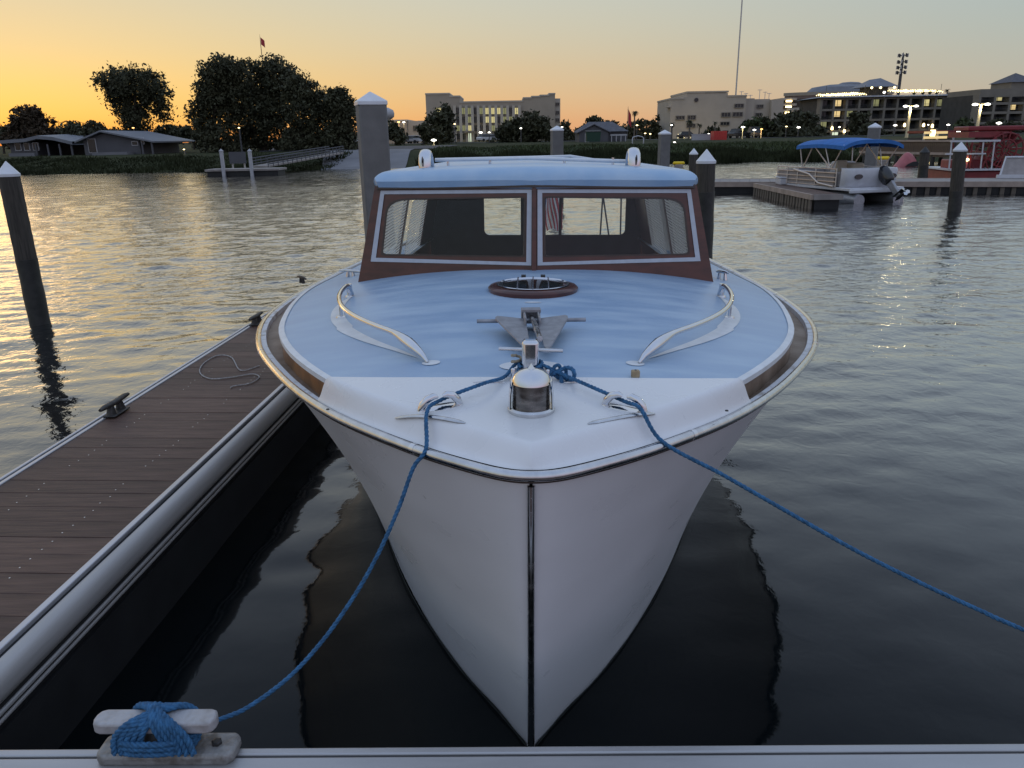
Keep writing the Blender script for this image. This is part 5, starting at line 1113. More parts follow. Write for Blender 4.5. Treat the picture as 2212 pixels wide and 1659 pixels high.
mb = MB(); z = B.Z(1917, 209); a, b_ = B.X(1764)-.6, B.X(2070)+.6; mb.add([(a, -1, z+.01), (b_, -1, z+.01), (b_, 17, z+.01), (a, 17, z+.01), (a+3, 3, z+.55), (b_-3, 3, z+.55), (b_-3, 13, z+.55), (a+3, 13, z+.55)], [(0, 1, 5, 4), (1, 2, 6, 5), (2, 3, 7, 6), (3, 0, 4, 7), (4, 5, 6, 7), (3, 2, 1, 0)]); mb.build('roof', 'roofgrey', B.o, fix=True)
zr = z+.55
mb = MB(); a, b_ = B.X(1872), B.X(1945); mb.box(a+2, b_-2, 6, 12, zr, zr+2.2); pv = mb.build('terrace_pavilion', 'recess', B.o)
mb = MB(); zp = zr+2.2; mb.add([(a, 4, zp), (b_, 4, zp), (b_, 14, zp), (a, 14, zp), (a+3, 9, zp+2.0), (b_-3, 9, zp+2.4)], [(0, 1, 5, 4), (1, 2, 5), (2, 3, 4, 5), (3, 0, 4), (3, 2, 1, 0)]); mb.build('pavilion_roof', 'roofgrey', pv, fix=True)
for x, mt in ((1884, 'lampwarm'), (1903, 'lampwarm'), (1912, 'lampwhite'), (1933, 'lampwarm')):
    mb = MB(); mb.lathe([(.01, -.3), (.3, -.1), (.3, .1), (.01, .3)], 10, (B.X(x), 3.5, zr+.9+(1.0 if x != 1912 else -.2))); mb.build('terrace_lamp', mt, pv)
for x in (1981, 2000, 2015, 2030): mb = MB(); mb.lathe([(.2, 0), (.5, .4), (.4, .8), (.1, 1.1)], 8, (B.X(x), 4.5, zr)); mb.build('planter_bush', 'leaf', B.o)
for x, y in ((1795, 277), (1836, 277), (1877, 275), (1991, 270), (2010, 272), (1950, 270), (2048, 268), (2067, 266), (1822, 283)):
    mb = MB(); zz = B.Z(x, y); mb.lathe([(.02, -.5), (.34, -.35), (.28, .25), (.02, .5)], 8, (B.X(x), -.35, zz)); mb.build('column_lamp', 'lampwarm', B.o)
mb = MB(); mb.box(B.X(1840), B.X(1849), -1.5, -1.3, B.Z(1845, 300), B.Z(1845, 288)); mb.build('lit_sign', 'screenglow', B.o)
HOT = B
def bulbs(label, xa, xb, ya, yb, n, seed):
    r = random.Random(seed); o = empty('string_lights', (HOT.x0+HOT.X((xa+xb)/2), HOT.Y, HOT.g+zr), (0, 0, 0), label, 'string lights', 'string lights on the roof terrace'); m0 = HOT.X((xa+xb)/2)
    mb = MB(); ms = MB(); rows = 6
    for row in range(rows):
        yy = 3+row*1.5; pts = []
        for k in range(n):
            u = k/(n-1); x = HOT.X(xa+(xb-xa)*u)-m0; zz = HOT.Z(xa+(xb-xa)*u, ya+(yb-ya)*u)-zr+(row-2.5)*.14+.22*abs(math.sin(u*math.pi*6))+r.uniform(-.1, .1); pts.append((x, yy, zz))
            mb.lathe([(.01, -.13), (.12, -.05), (.12, .05), (.01, .13)], 5, (x, yy, zz-.1))
        ms.tube(pts, .02, 4)
    bo = mb.build('bulbs', 'bulb', o); bo['kind'] = 'stuff'; wo_ = ms.build('wires', 'poledark', o); wo_['kind'] = 'stuff'
    for x in (xa, xb):
        p = MB(); p.tube([(HOT.X(x)-m0, 4, -.02), (HOT.X(x)-m0, 4, 2.6)], .06, 6); p.build('post', 'poledark', o)
bulbs('warm string lights over the left half of the roof terrace', 1788, 1872, 204, 199, 24, 1)
bulbs('warm string lights over the right half of the roof terrace', 1946, 2036, 194, 193, 24, 2)
palm('small palm at the right end of the hotel roof terrace', 2047, 188, 0, 221, 8, 20, 8, g0=HOT.g+zr)
B = Bld('corner_hotel', 'grey balconied building with a small tower at the right edge', 2100, 2300, 185)
hotel(B, 2105, 2300, [203, 220, 240, 262, 290], 6, 190, {(0, 1): 'litwin', (1, 2): 'litwarm', (2, 3): 'litwin2'}, 2)
B.mass(2105, 2300, 191, 14, 'greyst', .2, B.Z(2200, 203)+.01); mb = MB(); mb.box(B.X(2190), B.X(2245), 4, 12, B.Z(2200, 191), B.Z(2200, 175)); tw = mb.build('tower', 'greyst', B.o)
mb = MB(); z = B.Z(2200, 175); a, b_ = B.X(2186), B.X(2250); mb.add([(a, 3.5, z), (b_, 3.5, z), (b_, 12.5, z), (a, 12.5, z), ((a+b_)/2, 8, z+2.2)], [(0, 1, 4), (1, 2, 4), (2, 3, 4), (3, 0, 4), (3, 2, 1, 0)]); mb.build('tower_roof', 'roofdark', tw, fix=True)

# masts
def mast(name, label, px, yt, yb, Y, r, cat, arrays=()):
    t = at_y(px, yt, Y); b = at_y(px, yb, Y); o = empty(name, (b.x, Y, b.z), (0, 0, 0), label, cat); h = t.z-b.z
    mb = MB(); mb.tube([(0, 0, 0), (0, 0, h*.9), (0, 0, h)], [r, r*.8, r*.25], 8); mb.build('shaft', 'mastgrey' if cat == 'mast' else 'poledark', o, smooth=60)
    for y in arrays:
        z = at_y(px, y, Y).z-b.z; mb = MB(); mb.box(-1.5, 1.5, -.1, .1, z-.08, z+.08); mb.box(-.1, .1, -1.5, 1.5, z-.1, z+.06)
        mb.build('antenna_frame', 'poledark', o)
        for k in range(8):
            a = k*math.pi/4+.2; mb = MB(); mb.box(-.2, .2, -.1, .1, z-.5, z+.5, Matrix.Translation((math.cos(a)*1.45, math.sin(a)*1.45, 0)) @ Matrix.Rotation(a+math.pi/2, 4, 'Z')); mb.build('antenna_panel', 'mastgrey' if k % 2 else 'poledark', o)
    return o
mast('radio_mast', 'very tall thin pale radio mast rising behind the stepped building', 1583, -30, 300, 320, .32, 'mast')
mast('cell_tower', 'dark phone mast with four tiers of antennas above the hotel roof', 1928, 114, 300, 260, .55, 'cell tower', (120, 134, 146, 157))
mast('flag_pole', 'thin flagpole with a tiny flag above the big grove', 587, 74, 320, 98, .05, 'flagpole')
fo = bpy.data.objects['flag_pole']; h = at_y(587, 78, 98).z-fo.location.z; mb = MB(); rows = [[(.05+.14*i, .1*math.sin(i*.9), h-.10-.26*j+(-.12*i)) for i in range(4)] for j in range(4)]; mb.grid(rows); mb.build('small_flag', 'flagred', fo, smooth=180)
mast('flag_pole', 'flagpole with a limp reddish flag left of the tall palm', 1355, 230, 300, 172, .08, 'flagpole')
fo = bpy.data.objects['flag_pole.001']; h = at_y(1355, 236, 172).z-fo.location.z; mb = MB(); rows = [[(.1+.30*i*(1+.1*j)*.6, .12*math.sin(i*1.2), h-.9*j-.35*i) for i in range(4)] for j in range(4)]; mb.grid(rows); mb.build('limp_flag', 'flagred', fo, smooth=180)
# water tower peeping past the square piling
t = at_y(838, 245, 330); wt = empty('water_tower', (t.x, 330, 1), (0, 0, 0), 'pale water tower half hidden by the tall square piling', 'water tower')
z = t.z-1; mb = MB(); mb.lathe([(.6, z-2.6), (2.4, z-1.4), (2.6, z), (2.2, z+1.2), (.3, z+2.2)], 18); mb.build('tank', 'whitepaint', wt, smooth=50)
for k in range(5): a = k*1.257; mb = MB(); mb.tube([(math.cos(a)*2.6, math.sin(a)*2.6, -.5), (math.cos(a)*1.5, math.sin(a)*1.5, z-1.6)], .12, 6); mb.build('leg', 'mastgrey', wt)

# street lamps
def lamp(label, px, yt, yb, Y, kind='lampwhite', size=.35, heads=1, pole='poledark', power=0., col=(1, .9, .7), r=.09):
    t = at_y(px, yt, Y); g = gz(t.x, Y); o = empty('street_lamp', (t.x, Y, g), (0, 0, 0), label, 'street lamp', 'lit street lamps'); h = t.z-g
    mb = MB(); mb.tube([(0, 0, -.1), (0, 0, h)], [r, r*.75], 8); mb.build('pole', pole, o, smooth=60)
    for k in range(heads):
        dx = 0 if heads == 1 else (-1 if k == 0 else 1)*size*2.2
        mb = MB(); mb.box(min(0, dx)-.05, max(0, dx)+.05, -.06, .06, h-.05, h+.03); ar = mb.build('arm', pole, o)
        mb = MB(); mb.lathe([(.02, -size*.45), (size*.9, -size*.28), (size, 0), (size*.5, size*.25), (.02, size*.35)], 12, (dx, -.1, h)); mb.build('lamp_head', kind, o, smooth=60)
    if power:
        l = bpy.data.lights.new('lamp_light', 'POINT'); l.energy = power; l.color = col; l.shadow_soft_size = .3; lo_ = bpy.data.objects.new('lamp_light', l); COL.objects.link(lo_); lo_.parent = o; lo_.location = (0, -.5, h-.5)
    return o
lamp('tall twin headed lamp on a yellow lit post before the hotel', 1967, 229, 300, 110, 'lampwhite', .32, 2, 'polelit', 220, (1, .85, .5), .22)
lamp('tall twin headed lamp on a yellow lit post before the corner building', 2119, 225, 290, 105, 'lampwhite', .36, 2, 'polelit', 220, (1, .85, .5), .22)
full = [(2695, 521, 'lampwarm', .62, 'brightest warm floodlamp at the lit end of the stepped building', 420), (2670, 530, 'lampwarm', .34, 'small warm lamp left of the bright floodlamp', 120), (2718, 529, 'lampwarm', .32, 'small warm lamp right of the bright floodlamp', 120),
        (2790, 527, 'lampwhite', .34, 'small white lamp beside the clipped tree', 0), (2846, 525, 'lampwhite', .55, 'white lamp above the red container', 60), (2925, 500, 'lampwhite', .55, 'white lamp on a tall post right of the red container', 60),
        (2970, 511, 'lampwhite', .48, 'white lamp on a post behind the parked van', 50), (2998, 508, 'lamporange', .36, 'amber lamp just right of the parked van', 30), (3144, 501, 'lampwhite', .5, 'white lamp among the dark trees left of the hotel', 0), (3096, 498, 'lampwarm', .32, 'faint warm lamp left of the hotel trees', 0),
        (2644, 492, 'lampwhite', .32, 'white lamp at the left corner of the stepped building', 0), (2508, 493, 'lampwarm', .34, 'pale lamp above the white frame near the tall palm', 0), (2540, 525, 'lampwarm', .3, 'small warm lamp right of the grey house', 0), (2560, 527, 'lampwarm', .3, 'second small warm lamp right of the grey house', 0),
        (1708, 551, 'lampwhite', .62, 'white ground level lamp under the oak by the car park', 90), (1693, 525, 'lampwhite', .3, 'small white lamp inside the left oak', 0), (1893, 521, 'lampwhite', .7, 'bright wall lamp beside the office entrance', 300), (1926, 521, 'lampwhite', .34, 'white lamp right of the office entrance', 0), (2051, 505, 'lampwhite', .34, 'white lamp in front of the broad oak', 0), (1790, 488, 'lampwarm', .3, 'small warm lamp beside the left oak', 0), (2213, 500, 'lampwhite', .3, 'small white lamp by the second square piling', 0),
        (1570, 480, 'lamporange', .5, 'orange lamp on the low tan building', 160), (1590, 481, 'lampwhite', .5, 'white lamp on the low tan building', 120),
        (526, 503, 'lamporange', .12, 'tiny amber lamp left of the lone tree', 0), (942, 503, 'lampwarm', .10, 'tiny lamp shining through the big grove', 0), (726, 588, 'lampwarm', .09, 'tiny warm lamp by the dark house under the trees', 8),
        (3524, 493, 'lampwhite', .5, 'white lamp low before the hotel balconies', 0), (3733, 491, 'lampwhite', .45, 'white lamp before the right end of the hotel', 0), (3654, 491, 'lampwhite', .26, 'tiny white lamp before the hotel columns', 0), (3305, 500, 'lampwhite', .4, 'white lamp over the hotel entrance', 40), (3772, 518, 'lampwhite', .5, 'white lamp over the lit kiosk', 0), (3932, 484, 'lampwhite', .6, 'white lamp above the red boat', 30), (2655, 560, 'lampwhite', .25, 'tiny white light low on the grass bank', 0)]
DIST = {2695: 172, 2670: 173, 2718: 174, 1893: 196, 1570: 180, 1590: 180, 1708: 120, 526: 88, 942: 76, 726: 72, 2655: 95, 3305: 200, 3932: 120, 3772: 120}
for fx, fy, kd, sz, lb, pw in full: lamp(lb, fx/1.8228, fy/1.8228, 305, DIST.get(fx, 145), kd, sz*(.62 if sz > .2 else 1), 1, 'polelit' if fx in (2925, 2998) else 'poledark', pw, (1, .55, .2) if kd == 'lamporange' else (1, .82, .42))

# cars and a van
def car(label, px, ybase, Y, paint, L_=4.5, H=1.5, yaw=0., van=False):
    c = at_y(px, ybase, Y); g = gz(c.x, Y)+.06; o = empty('parked_car' if not van else 'parked_van', (c.x, Y, g), (0, 0, yaw), label, 'car' if not van else 'van', 'cars parked on the far shore'); W = .88
    lo_ = [(-L_/2, .35), (L_/2, .35), (L_/2, .75*H*.75), (L_*.40, H*.58), (-L_*.46, H*.60), (-L_/2, H*.5)]; n = len(lo_)
    mb = MB(); mb.add([(p[0], -W, p[1]) for p in lo_]+[(p[0], W, p[1]) for p in lo_], [tuple(range(n)), tuple(range(n, 2*n))[::-1]]+[(i, (i+1) % n, n+(i+1) % n, n+i) for i in range(n)]); mb.build('body', paint, o, bevel=.06, fix=True)
    f, r_ = (.30, .47) if van else (.22, .40)
    a = [(-L_*r_, -W*.95, H*.58), (L_*f, -W*.95, H*.58), (L_*f, W*.95, H*.58), (-L_*r_, W*.95, H*.58)]; b = [(-L_*(r_-.08), -W*.78, H*.96), (L_*(f-.14), -W*.78, H*.96), (L_*(f-.14), W*.78, H*.96), (-L_*(r_-.08), W*.78, H*.96)]
    mb = MB(); mb.hexa(a, b); mb.build('windows', 'darkwin', o, fix=True); mb = MB(); mb.box(-L_*(r_-.07), L_*(f-.13), -W*.80, W*.80, H*.955, H*1.0); mb.build('roof', paint, o, bevel=.03)
    for x in (-L_*.31, L_*.31):
        for y in (-W, W):
            mb = MB(); mb.lathe([(.01, -.1), (.32, -.1), (.34, 0), (.32, .1), (.01, .1)], 14, M=Matrix.Translation((x, y, .32)) @ Matrix.Rotation(math.pi/2, 4, 'X')); mb.build('wheel', 'tyre', o)
    return o
car('silver car parked left of the white one near the boat ramp', 880, 318, 168, 'carsilver', 4.4, 1.5, .6); car('white car parked near the boat ramp', 899, 317, 172, 'carwhite', 4.4, 1.55, .9)
car('white car parked by the office entrance', 1050, 306, 190, 'carwhite', 4.5, 1.7, .7); car('second white car behind the first at the office', 1070, 306, 192, 'carwhite', 4.5, 1.6, .5)
car('dark van parked facing the water on the right shore', 1626, 303, 150, 'cardark', 4.8, 1.95, 1.45, True); car('dark car parked under the yellow floodlamp', 1486, 303, 166, 'cardark', 4.5, 1.4, 0); car('dark car beside the dark van', 1597, 302, 150, 'cardark', 4.6, 1.7, .5); car('pale car half hidden at the top of the boat ramp', 764, 318, 84, 'carsilver', 4.2, 1.45, 1.4)

# red container and low white wall
c = at_y(1556, 295, 125); g = gz(c.x, 125); o = empty('red_container', (c.x, 125, g), (0, 0, 0), 'bright red container on the right shore by the lamps', 'container'); w_ = at_y(1570, 295, 125).x-c.x
mb = MB(); mb.box(-w_, w_, 0, 2, 0, at_y(1556, 283, 125).z-g); mb.build('box', 'redbright', o)
for k in range(7): x = -w_+2*w_*(k+.5)/7; mb = MB(); mb.box(x-.06, x+.06, -.07, -.002, .1, at_y(1556, 284, 125).z-g); mb.build('rib', 'redbright', o)
x0, x1 = at_y(1495, 295, 128).x, at_y(1541, 295, 128).x; o = empty('low_white_wall', ((x0+x1)/2, 128, gz(0, 128)), (0, 0, 0), 'low white wall left of the red container', 'wall'); hw_ = (x1-x0)/2; zz = at_y(1520, 291, 128).z-gz(0, 128)
mb = MB(); mb.box(-hw_, hw_, 0, .3, -.2, zz); mb.build('wall_body', 'whitepaint', o); mb = MB(); mb.box(-hw_-.05, hw_+.05, -.05, .35, zz+.002, zz+.12); mb.build('coping', 'whitepaint', o)
# white frame near the tall palm
for px, lb in ((1376, 'white goal-like frame left on the grass right of the grey house'),):
    a, b_ = at_y(1366, 306, 92), at_y(1390, 306, 92); g = gz(a.x, 92); o = empty('white_frame', (a.x, 92, g), (0, 0, 0), lb, 'frame'); ww = b_.x-a.x; hh = at_y(1376, 296, 92).z-g
    for x in (0, ww): mb = MB(); mb.tube([(x, 0, -.1), (x, 0, hh*.8), (x+(.1 if x == 0 else -.1), .1, hh)], .06, 8); mb.build('leg', 'whitepaint', o, smooth=60)
    mb = MB(); mb.tube([(.1, .1, hh), (ww*.5, .1, hh+.12), (ww-.1, .1, hh)], .06, 8); mb.build('top_bar', 'whitepaint', o, smooth=60)
# shore dock, gangway and sign board on the left
zd = .40; A = at_z(455, 358, zd); Bp = at_z(668, 355, zd); Yd = 50.
A = at_y(452, 356, Yd); Bp = at_y(610, 354, Yd); zd = .30; L_ = Bp.x-A.x
o = empty('landing_dock', (A.x, Yd, 0), (0, 0, 0), 'low grey landing dock with two white posts before the dark grove', 'dock')
mb = MB(); mb.box(0, L_, -.9, .9, zd-.02, zd+.10); mb.build('deck', 'dockgrey', o); mb = MB(); mb.box(.1, L_-.1, -.8, .8, -.3, zd-.06); mb.build('float_box', 'rubber', o)
for px in (492, 552):
    x = at_y(px, 345, Yd).x-A.x; h = at_y(px, 326, Yd).z; mb = MB(); mb.box(x-.09, x+.09, -1.06, -.88, -1, h); ps = mb.build('post', 'whitepaint', o); mb = MB(); mb.add([(x-.12, -1.09, h), (x+.12, -1.09, h), (x+.12, -.85, h), (x-.12, -.85, h), (x, -.97, h+.15)], [(0, 1, 4), (1, 2, 4), (2, 3, 4), (3, 0, 4), (3, 2, 1, 0)]); mb.build('post_cap', 'whitepaint', ps)
c = at_y(513, 341, 54); o2 = empty('notice_board', (c.x, 54, 0), (0, 0, 0), 'pale notice board behind the left white post of the landing dock', 'sign'); zz = at_y(513, 328, 54).z
mb = MB(); mb.box(-.55, .55, -.05, .05, zz-.75, zz); mb.build('panel', 'siding', o2)
for x in (-.4, .4): mb = MB(); mb.box(x-.05, x+.05, .052, .12, -.5, zz-.1); mb.build('leg', 'mastgrey', o2)
a = at_y(560, 352, 51.5); b_ = at_y(727, 332, 64.); o = empty('gangway', (a.x, 51.5, .40), (0, 0, 0), 'long gangway with pale lattice rails sloping up from the landing dock', 'gangway')
v = b_-Vector((a.x, 51.5, .40)); v.z = .55; u = Vector((v.x, v.y, 0)).normalized(); pz = Vector((u.y, -u.x, 0))
mb = MB(); mb.hexa([-pz*.6, pz*.6, v+pz*.6, v-pz*.6], [-pz*.6+Vector((0, 0, .1)), pz*.6+Vector((0, 0, .1)), v+pz*.6+Vector((0, 0, .1)), v-pz*.6+Vector((0, 0, .1))]); mb.build('walkway', 'dockgrey', o, fix=True)
for sd in (-1, 1):
    for hh in (.2, .38, .56): mb = MB(); mb.tube([pz*.6*sd+Vector((0, 0, hh)), v+pz*.6*sd+Vector((0, 0, hh))], .035, 6); mb.build('rail', 'siding', o)
    for k in range(19):
        p = v*(k/18)+pz*.6*sd; mb = MB(); mb.tube([p, p+Vector((0, 0, .56))], .03, 6); mb.build('rail_post', 'siding', o)

# ------------------------------------------------------------------ marina on the right
ZD = .38
m0 = at_z(1541, 397, ZD); m1 = at_z(2212, 397, ZD); m0 = Vector((m0.x-.2, 27.9, 0)); m1 = Vector((m1.x+4, 24.2, 0))
a_ = math.atan2(m1.y-m0.y, m1.x-m0.x); LM = (m1-m0).length
md = empty('marina_dock', (m0.x, m0.y, 0), (0, 0, a_), 'long grey floating dock behind the pontoon boat on the right', 'dock')
mb = MB(); mb.box(0, .33, 0, 1.9, ZD-.05, ZD); pmm = mb.mesh('plank', 'dockgrey')
for k in range(int(LM/.34)): link('plank', pmm, md, (k*.34, 0, 0))
mb = MB(); mb.box(-.02, LM, -.09, -.01, ZD-.16, ZD+.01); mb.build('rub_board', 'dockpink', md); mb = MB(); mb.box(-.02, LM, 1.91, 1.99, ZD-.16, ZD+.01); mb.build('rub_board', 'dockpink', md)
mb = MB(); mb.box(.05, LM-.1, .02, 1.88, -.3, ZD-.06); mb.build('float_box', 'rubber', md)
mb = MB(); mb.box(-.06, .06, 0, .04, -.25, ZD-.17); sm = mb.mesh('slat', 'slat')
for k in range(18): link('slat', sm, md, (LM-6.6+k*.36+random.uniform(-.03, .03), -.035, 0), (0, random.uniform(-.03, .03), 0))
# finger in front of the pontoon boat
n0 = at_z(1632, 396, ZD); n1 = at_z(1757, 421, ZD); n2 = at_z(1812, 411, ZD); n3 = n0+(n2-n1)
fdir = (n1-n0); FL = fdir.length; fa2 = math.atan2(fdir.y, fdir.x); fw_ = .78
fo = empty('slatted_finger_dock', (n0.x, n0.y, 0), (0, 0, fa2), 'short finger dock with brown vertical slats left of the pontoon boat', 'dock')
mb = MB(); mb.box(0, .24, .02, fw_, ZD-.05, ZD); pmm = mb.mesh('plank', 'plank')
for k in range(int(FL/.25)): link('plank', pmm, fo, (k*.25, 0, 0))
mb = MB(); mb.box(-.02, FL+.03, -.07, .0, ZD-.13, ZD+.01); mb.build('rub_board', 'dockpink', fo); mb = MB(); mb.box(FL+.005, FL+.07, .002, fw_, ZD-.13, ZD+.008); mb.build('end_board', 'dockgrey', fo)
mb = MB(); mb.box(.05, FL-.03, .06, fw_-.06, -.3, ZD-.06); mb.build('float_box', 'rubber', fo)
mb = MB(); mb.box(-.07, .07, 0, .05, -.25, ZD-.14); sm = mb.mesh('slat', 'slat')
for k in range(22): link('slat', sm, fo, (.1+k*(FL-.2)/21+random.uniform(-.03, .03), -.055, 0), (0, random.uniform(-.04, .04), 0))
bxo = empty('dock_box', fo.location+Vector((0, 0, ZD)), (0, 0, fa2), 'small white box on the slatted finger dock', 'box'); mb = MB(); mb.box(.5, 1.0, .5, .8, .003, .2); mb.build('box_body', 'whitegel', bxo, bevel=.02); mb = MB(); mb.box(.48, 1.02, .48, .82, .202, .24); mb.build('box_lid', 'whitegel', bxo, bevel=.015)

# pontoon boat: stern to the camera, turned a little
sl_ = at_z(1800, 441, 0); sr_ = at_z(1955, 437, 0); sc_ = (sl_+sr_)/2
PB = empty('pontoon_boat', (sc_.x+.20, sc_.y+.2, 0), (0, 0, math.radians(15)), 'white pontoon boat with a blue canvas canopy and black outboard motor', 'boat')
PB.scale = (.90, .90, .86)
BW = 1.02; PL = 4.0       # local: y = forward, x right, stern at y = 0
for sx in (-.74, .74):
    mb = MB(); mb.tube([(sx, -.25, .10), (sx, .2, .10), (sx, PL-.7, .10), (sx, PL-.1, .22), (sx, PL+.25, .36)], [.20, .27, .27, .22, .04], 14); mb.build('pontoon', 'galv', PB, smooth=60)
mb = MB(); mb.box(-BW, BW, -.12, PL, .40, .50); mb.build('deck', 'whitegel', PB, bevel=.02)
mb = MB(); mb.box(-BW-.01, BW+.01, -.16, -.06, .33, .46); mb.build('stern_bumper', 'whitegel', PB, bevel=.03)
# rounded stern lounge shell
prof = []
for k in range(17):
    a = math.pi*k/16; prof.append((math.copysign(abs(math.cos(a))**.45, math.cos(a))*BW*.98, .40-abs(math.sin(a))**.6*.40+.02))
mb = MB(); mb.grid([[(p[0]*.93, p[1]+.14, .50) for p in prof], [(p[0]*.98, p[1]+.05, .62) for p in prof], [(p[0], p[1], 1.05) for p in prof], [(p[0]*.98, p[1]+.03, 1.12) for p in prof], [(p[0]*.8, p[1]+.35, 1.13) for p in prof]]); mb.build('stern_shell', 'whitegel', PB, smooth=60)
for x in (-.62, .66):
    mb = MB(); mb.lathe([(.01, 0), (.15, 0), (.15, .03), (.01, .03)], 14, sx=1.0, sy=.55, M=Matrix.Translation((x, .062, .86)) @ Matrix.Rotation(math.pi/2, 4, 'X')); mb.build('stern_light', 'blackgloss', PB)
mb = MB(); mb.box(-BW+.12, BW-.12, .35, .95, .50, 1.0); mb.build('rear_bench', 'seat', PB, bevel=.06)
mb = MB(); mb.box(.12, .78, 2.0, 2.5, .50, 1.28); mb.build('helm_console', 'whitegel', PB, bevel=.06); mb = MB(); mb.box(.1, .6, 1.3, 1.8, .6, 1.25); mb.build('helm_chair', 'beigeseat', PB, bevel=.08); mb = MB(); mb.box(-.35, .05, 1.5, 1.62, .8, 1.35); mb.build('folded_seat', 'beigeseat', PB, bevel=.05)
mb = MB(); mb.box(-.8, -.15, 1.0, 2.0, .50, .95); mb.build('side_bench', 'seat', PB, bevel=.06)
mb = MB(); mb.box(-.82, -.12, 3.0, 4.2, .50, .95); mb.build('bow_bench', 'seat', PB, bevel=.06)
for sd in (-1, 1):          # fence panels with horizontal tubes
    x = sd*(BW-.03)
    mb = MB(); mb.box(x-.012, x+.012, .75, PL-.15, .52, .95); mb.build('fence_panel', 'fencepanel', PB)
    for z in (.54, .68, .82, .97, 1.10): mb = MB(); mb.tube([(x+sd*.03, .62, z), (x+sd*.03, PL-.1, z)], .022, 6); mb.build('fence_rail', 'tubing', PB)
    for y in (.62, 1.7, 2.7, 3.3, PL-.1): mb = MB(); mb.tube([(x+sd*.03, y, .50), (x+sd*.03, y, 1.12)], .025, 6); mb.build('fence_post', 'tubing', PB)
    mb = MB(); mb.tube([(x+sd*.05, .7, .52), (x+sd*.05, 1.5, .60), (x+sd*.05, 2.0, .88), (x+sd*.05, 2.9, 1.02)], .04, 8); mb.build('fence_swoosh', 'tubing', PB, smooth=60)
mb = MB(); mb.box(-BW+.05, BW-.05, PL-.14, PL-.10, .52, 1.0); mb.build('bow_panel', 'fencepanel', PB)
# canopy: arched canvas on bent tubes
y0, y1 = .25, 2.75; ZC = 1.90; HWc = 1.12
rows = []
for i in range(13):
    v = i/12; y = y0+(y1-y0)*v; row = []
    for j in range(17):
        u = 2*j/16-1; x = u*HWc; sag = .05*math.sin(v*math.pi*2)**2; z = ZC+.20*(1-abs(u)**3.2)-.06*(2*v-1)**2-sag*(1-u*u)*.8; row.append((x, y, z))
    rows.append(row)
lo2 = [[(p[0]*.99, p[1], p[2]-.02) for p in r] for r in rows]
mb = MB(); mb.grid(rows); mb.grid([r[::-1] for r in lo2]); mb.grid([rows[0], [(p[0]*1.0, p[1]-.01, p[2]-.12) for p in rows[0]]]); mb.grid([rows[-1], [(p[0], p[1]+.01, p[2]-.12) for p in rows[-1]]])
for sd in (0, -1): mb.grid([[r[sd] for r in rows], [(r[sd][0]*1.01, r[sd][1], r[sd][2]-.12) for r in rows]])
mb.build('canopy', 'bimini', PB, smooth=60)
for sd in (-1, 1):
    x = sd*(HWc-.06); xb = sd*(BW-.02)
    for (ya, yb) in ((.95, y0+.1), (1.0, 1.3), (.95, 1.9), (2.5, y1-.1), (2.45, 1.9)):
        mb = MB(); mb.tube([(xb, ya, 1.08), (x, yb, ZC-.02)], .020, 6); mb.build('canopy_strut', 'tubing', PB)
# outboard, tilted up
OB = empty('outboard_motor', (.30, -.28, .66), (math.radians(-42), 0, math.radians(8))); OB.parent = PB
mb = MB(); mb.lathe([(.02, .62), (.13, .60), (.19, .50), (.21, .30), (.19, .08), (.14, 0)], 18, sx=.85, sy=1.15); mb.build('cowl', 'blackgloss', OB, smooth=60)
mb = MB(); mb.hexa([(-.06, -.14, .0), (.06, -.14, .0), (.06, .12, .0), (-.06, .12, .0)], [(-.035, -.10, -.62), (.035, -.10, -.62), (.035, .06, -.62), (-.035, .06, -.62)]); mb.build('midsection', 'galv', OB, bevel=.02, fix=True)
mb = MB(); mb.tube([(0, .16, -.62), (0, .02, -.62), (0, -.26, -.62), (0, -.32, -.62)], [.01, .06, .055, .03], 12); mb.build('gearcase', 'blackgloss', OB, smooth=60); mb = MB(); mb.box(-.11, .11, -.30, .10, -.52, -.50); mb.build('cavitation_plate', 'blackgloss', OB)
for k in range(3):
    a = k*2.094; mb = MB(); mb.prism([(0, -.03), (.06, -.07), (.16, -.05), (.17, .03), (.08, .06), (0, .03)], .012, Matrix.Translation((0, -.31, -.62)) @ Matrix.Rotation(a, 4, 'Y') @ Matrix.Rotation(math.pi/2+.35, 4, 'X')); mb.build('propeller_blade', 'steel', OB, fix=True)
LDR = [((.72, -.16, .42), (.78, -.24, .05)), ((.88, -.16, .42), (.94, -.24, .05))]
for p, q in LDR: mb2 = MB(); mb2.tube([p, q, (q[0], q[1]-.02, q[2]-.35)], .018, 6); mb2.build('ladder_rail', 'tubing', PB)

# brown pier behind with posts
p0 = at_y(1925, 330, 51); p1 = at_y(2062, 330, 46); L_ = math.hypot(p1.x-p0.x, p1.y-p0.y); ang_ = math.atan2(p1.y-p0.y, p1.x-p0.x)
PR = empty('timber_pier', (p0.x, 51, 0), (0, 0, ang_), 'brown timber pier with close board railing behind the pontoon boat', 'pier')
zk = at_y(1990, 333, 48.5).z; zt = at_y(1990, 304, 48.5).z
mb = MB(); mb.box(-3, L_, 0, 2, zk-.15, zk); mb.build('deck', 'pierwood', PR); mb = MB(); mb.box(-3, L_, -.08, .06, zt-.06, zt+.04); mb.build('top_rail', 'dockpink', PR); mb = MB(); mb.box(-3, L_, -.06, .02, zk-.02, zk+.12); mb.build('bottom_rail', 'dockpink', PR)
mb = MB(); mb.box(-.06, .06, 0, .03, zk+.12, zt-.06); bmsh = mb.mesh('board', 'pierwood')
for k in range(int((L_+3)/.15)): link('board', bmsh, PR, (-2.95+k*.15, -.03, 0))
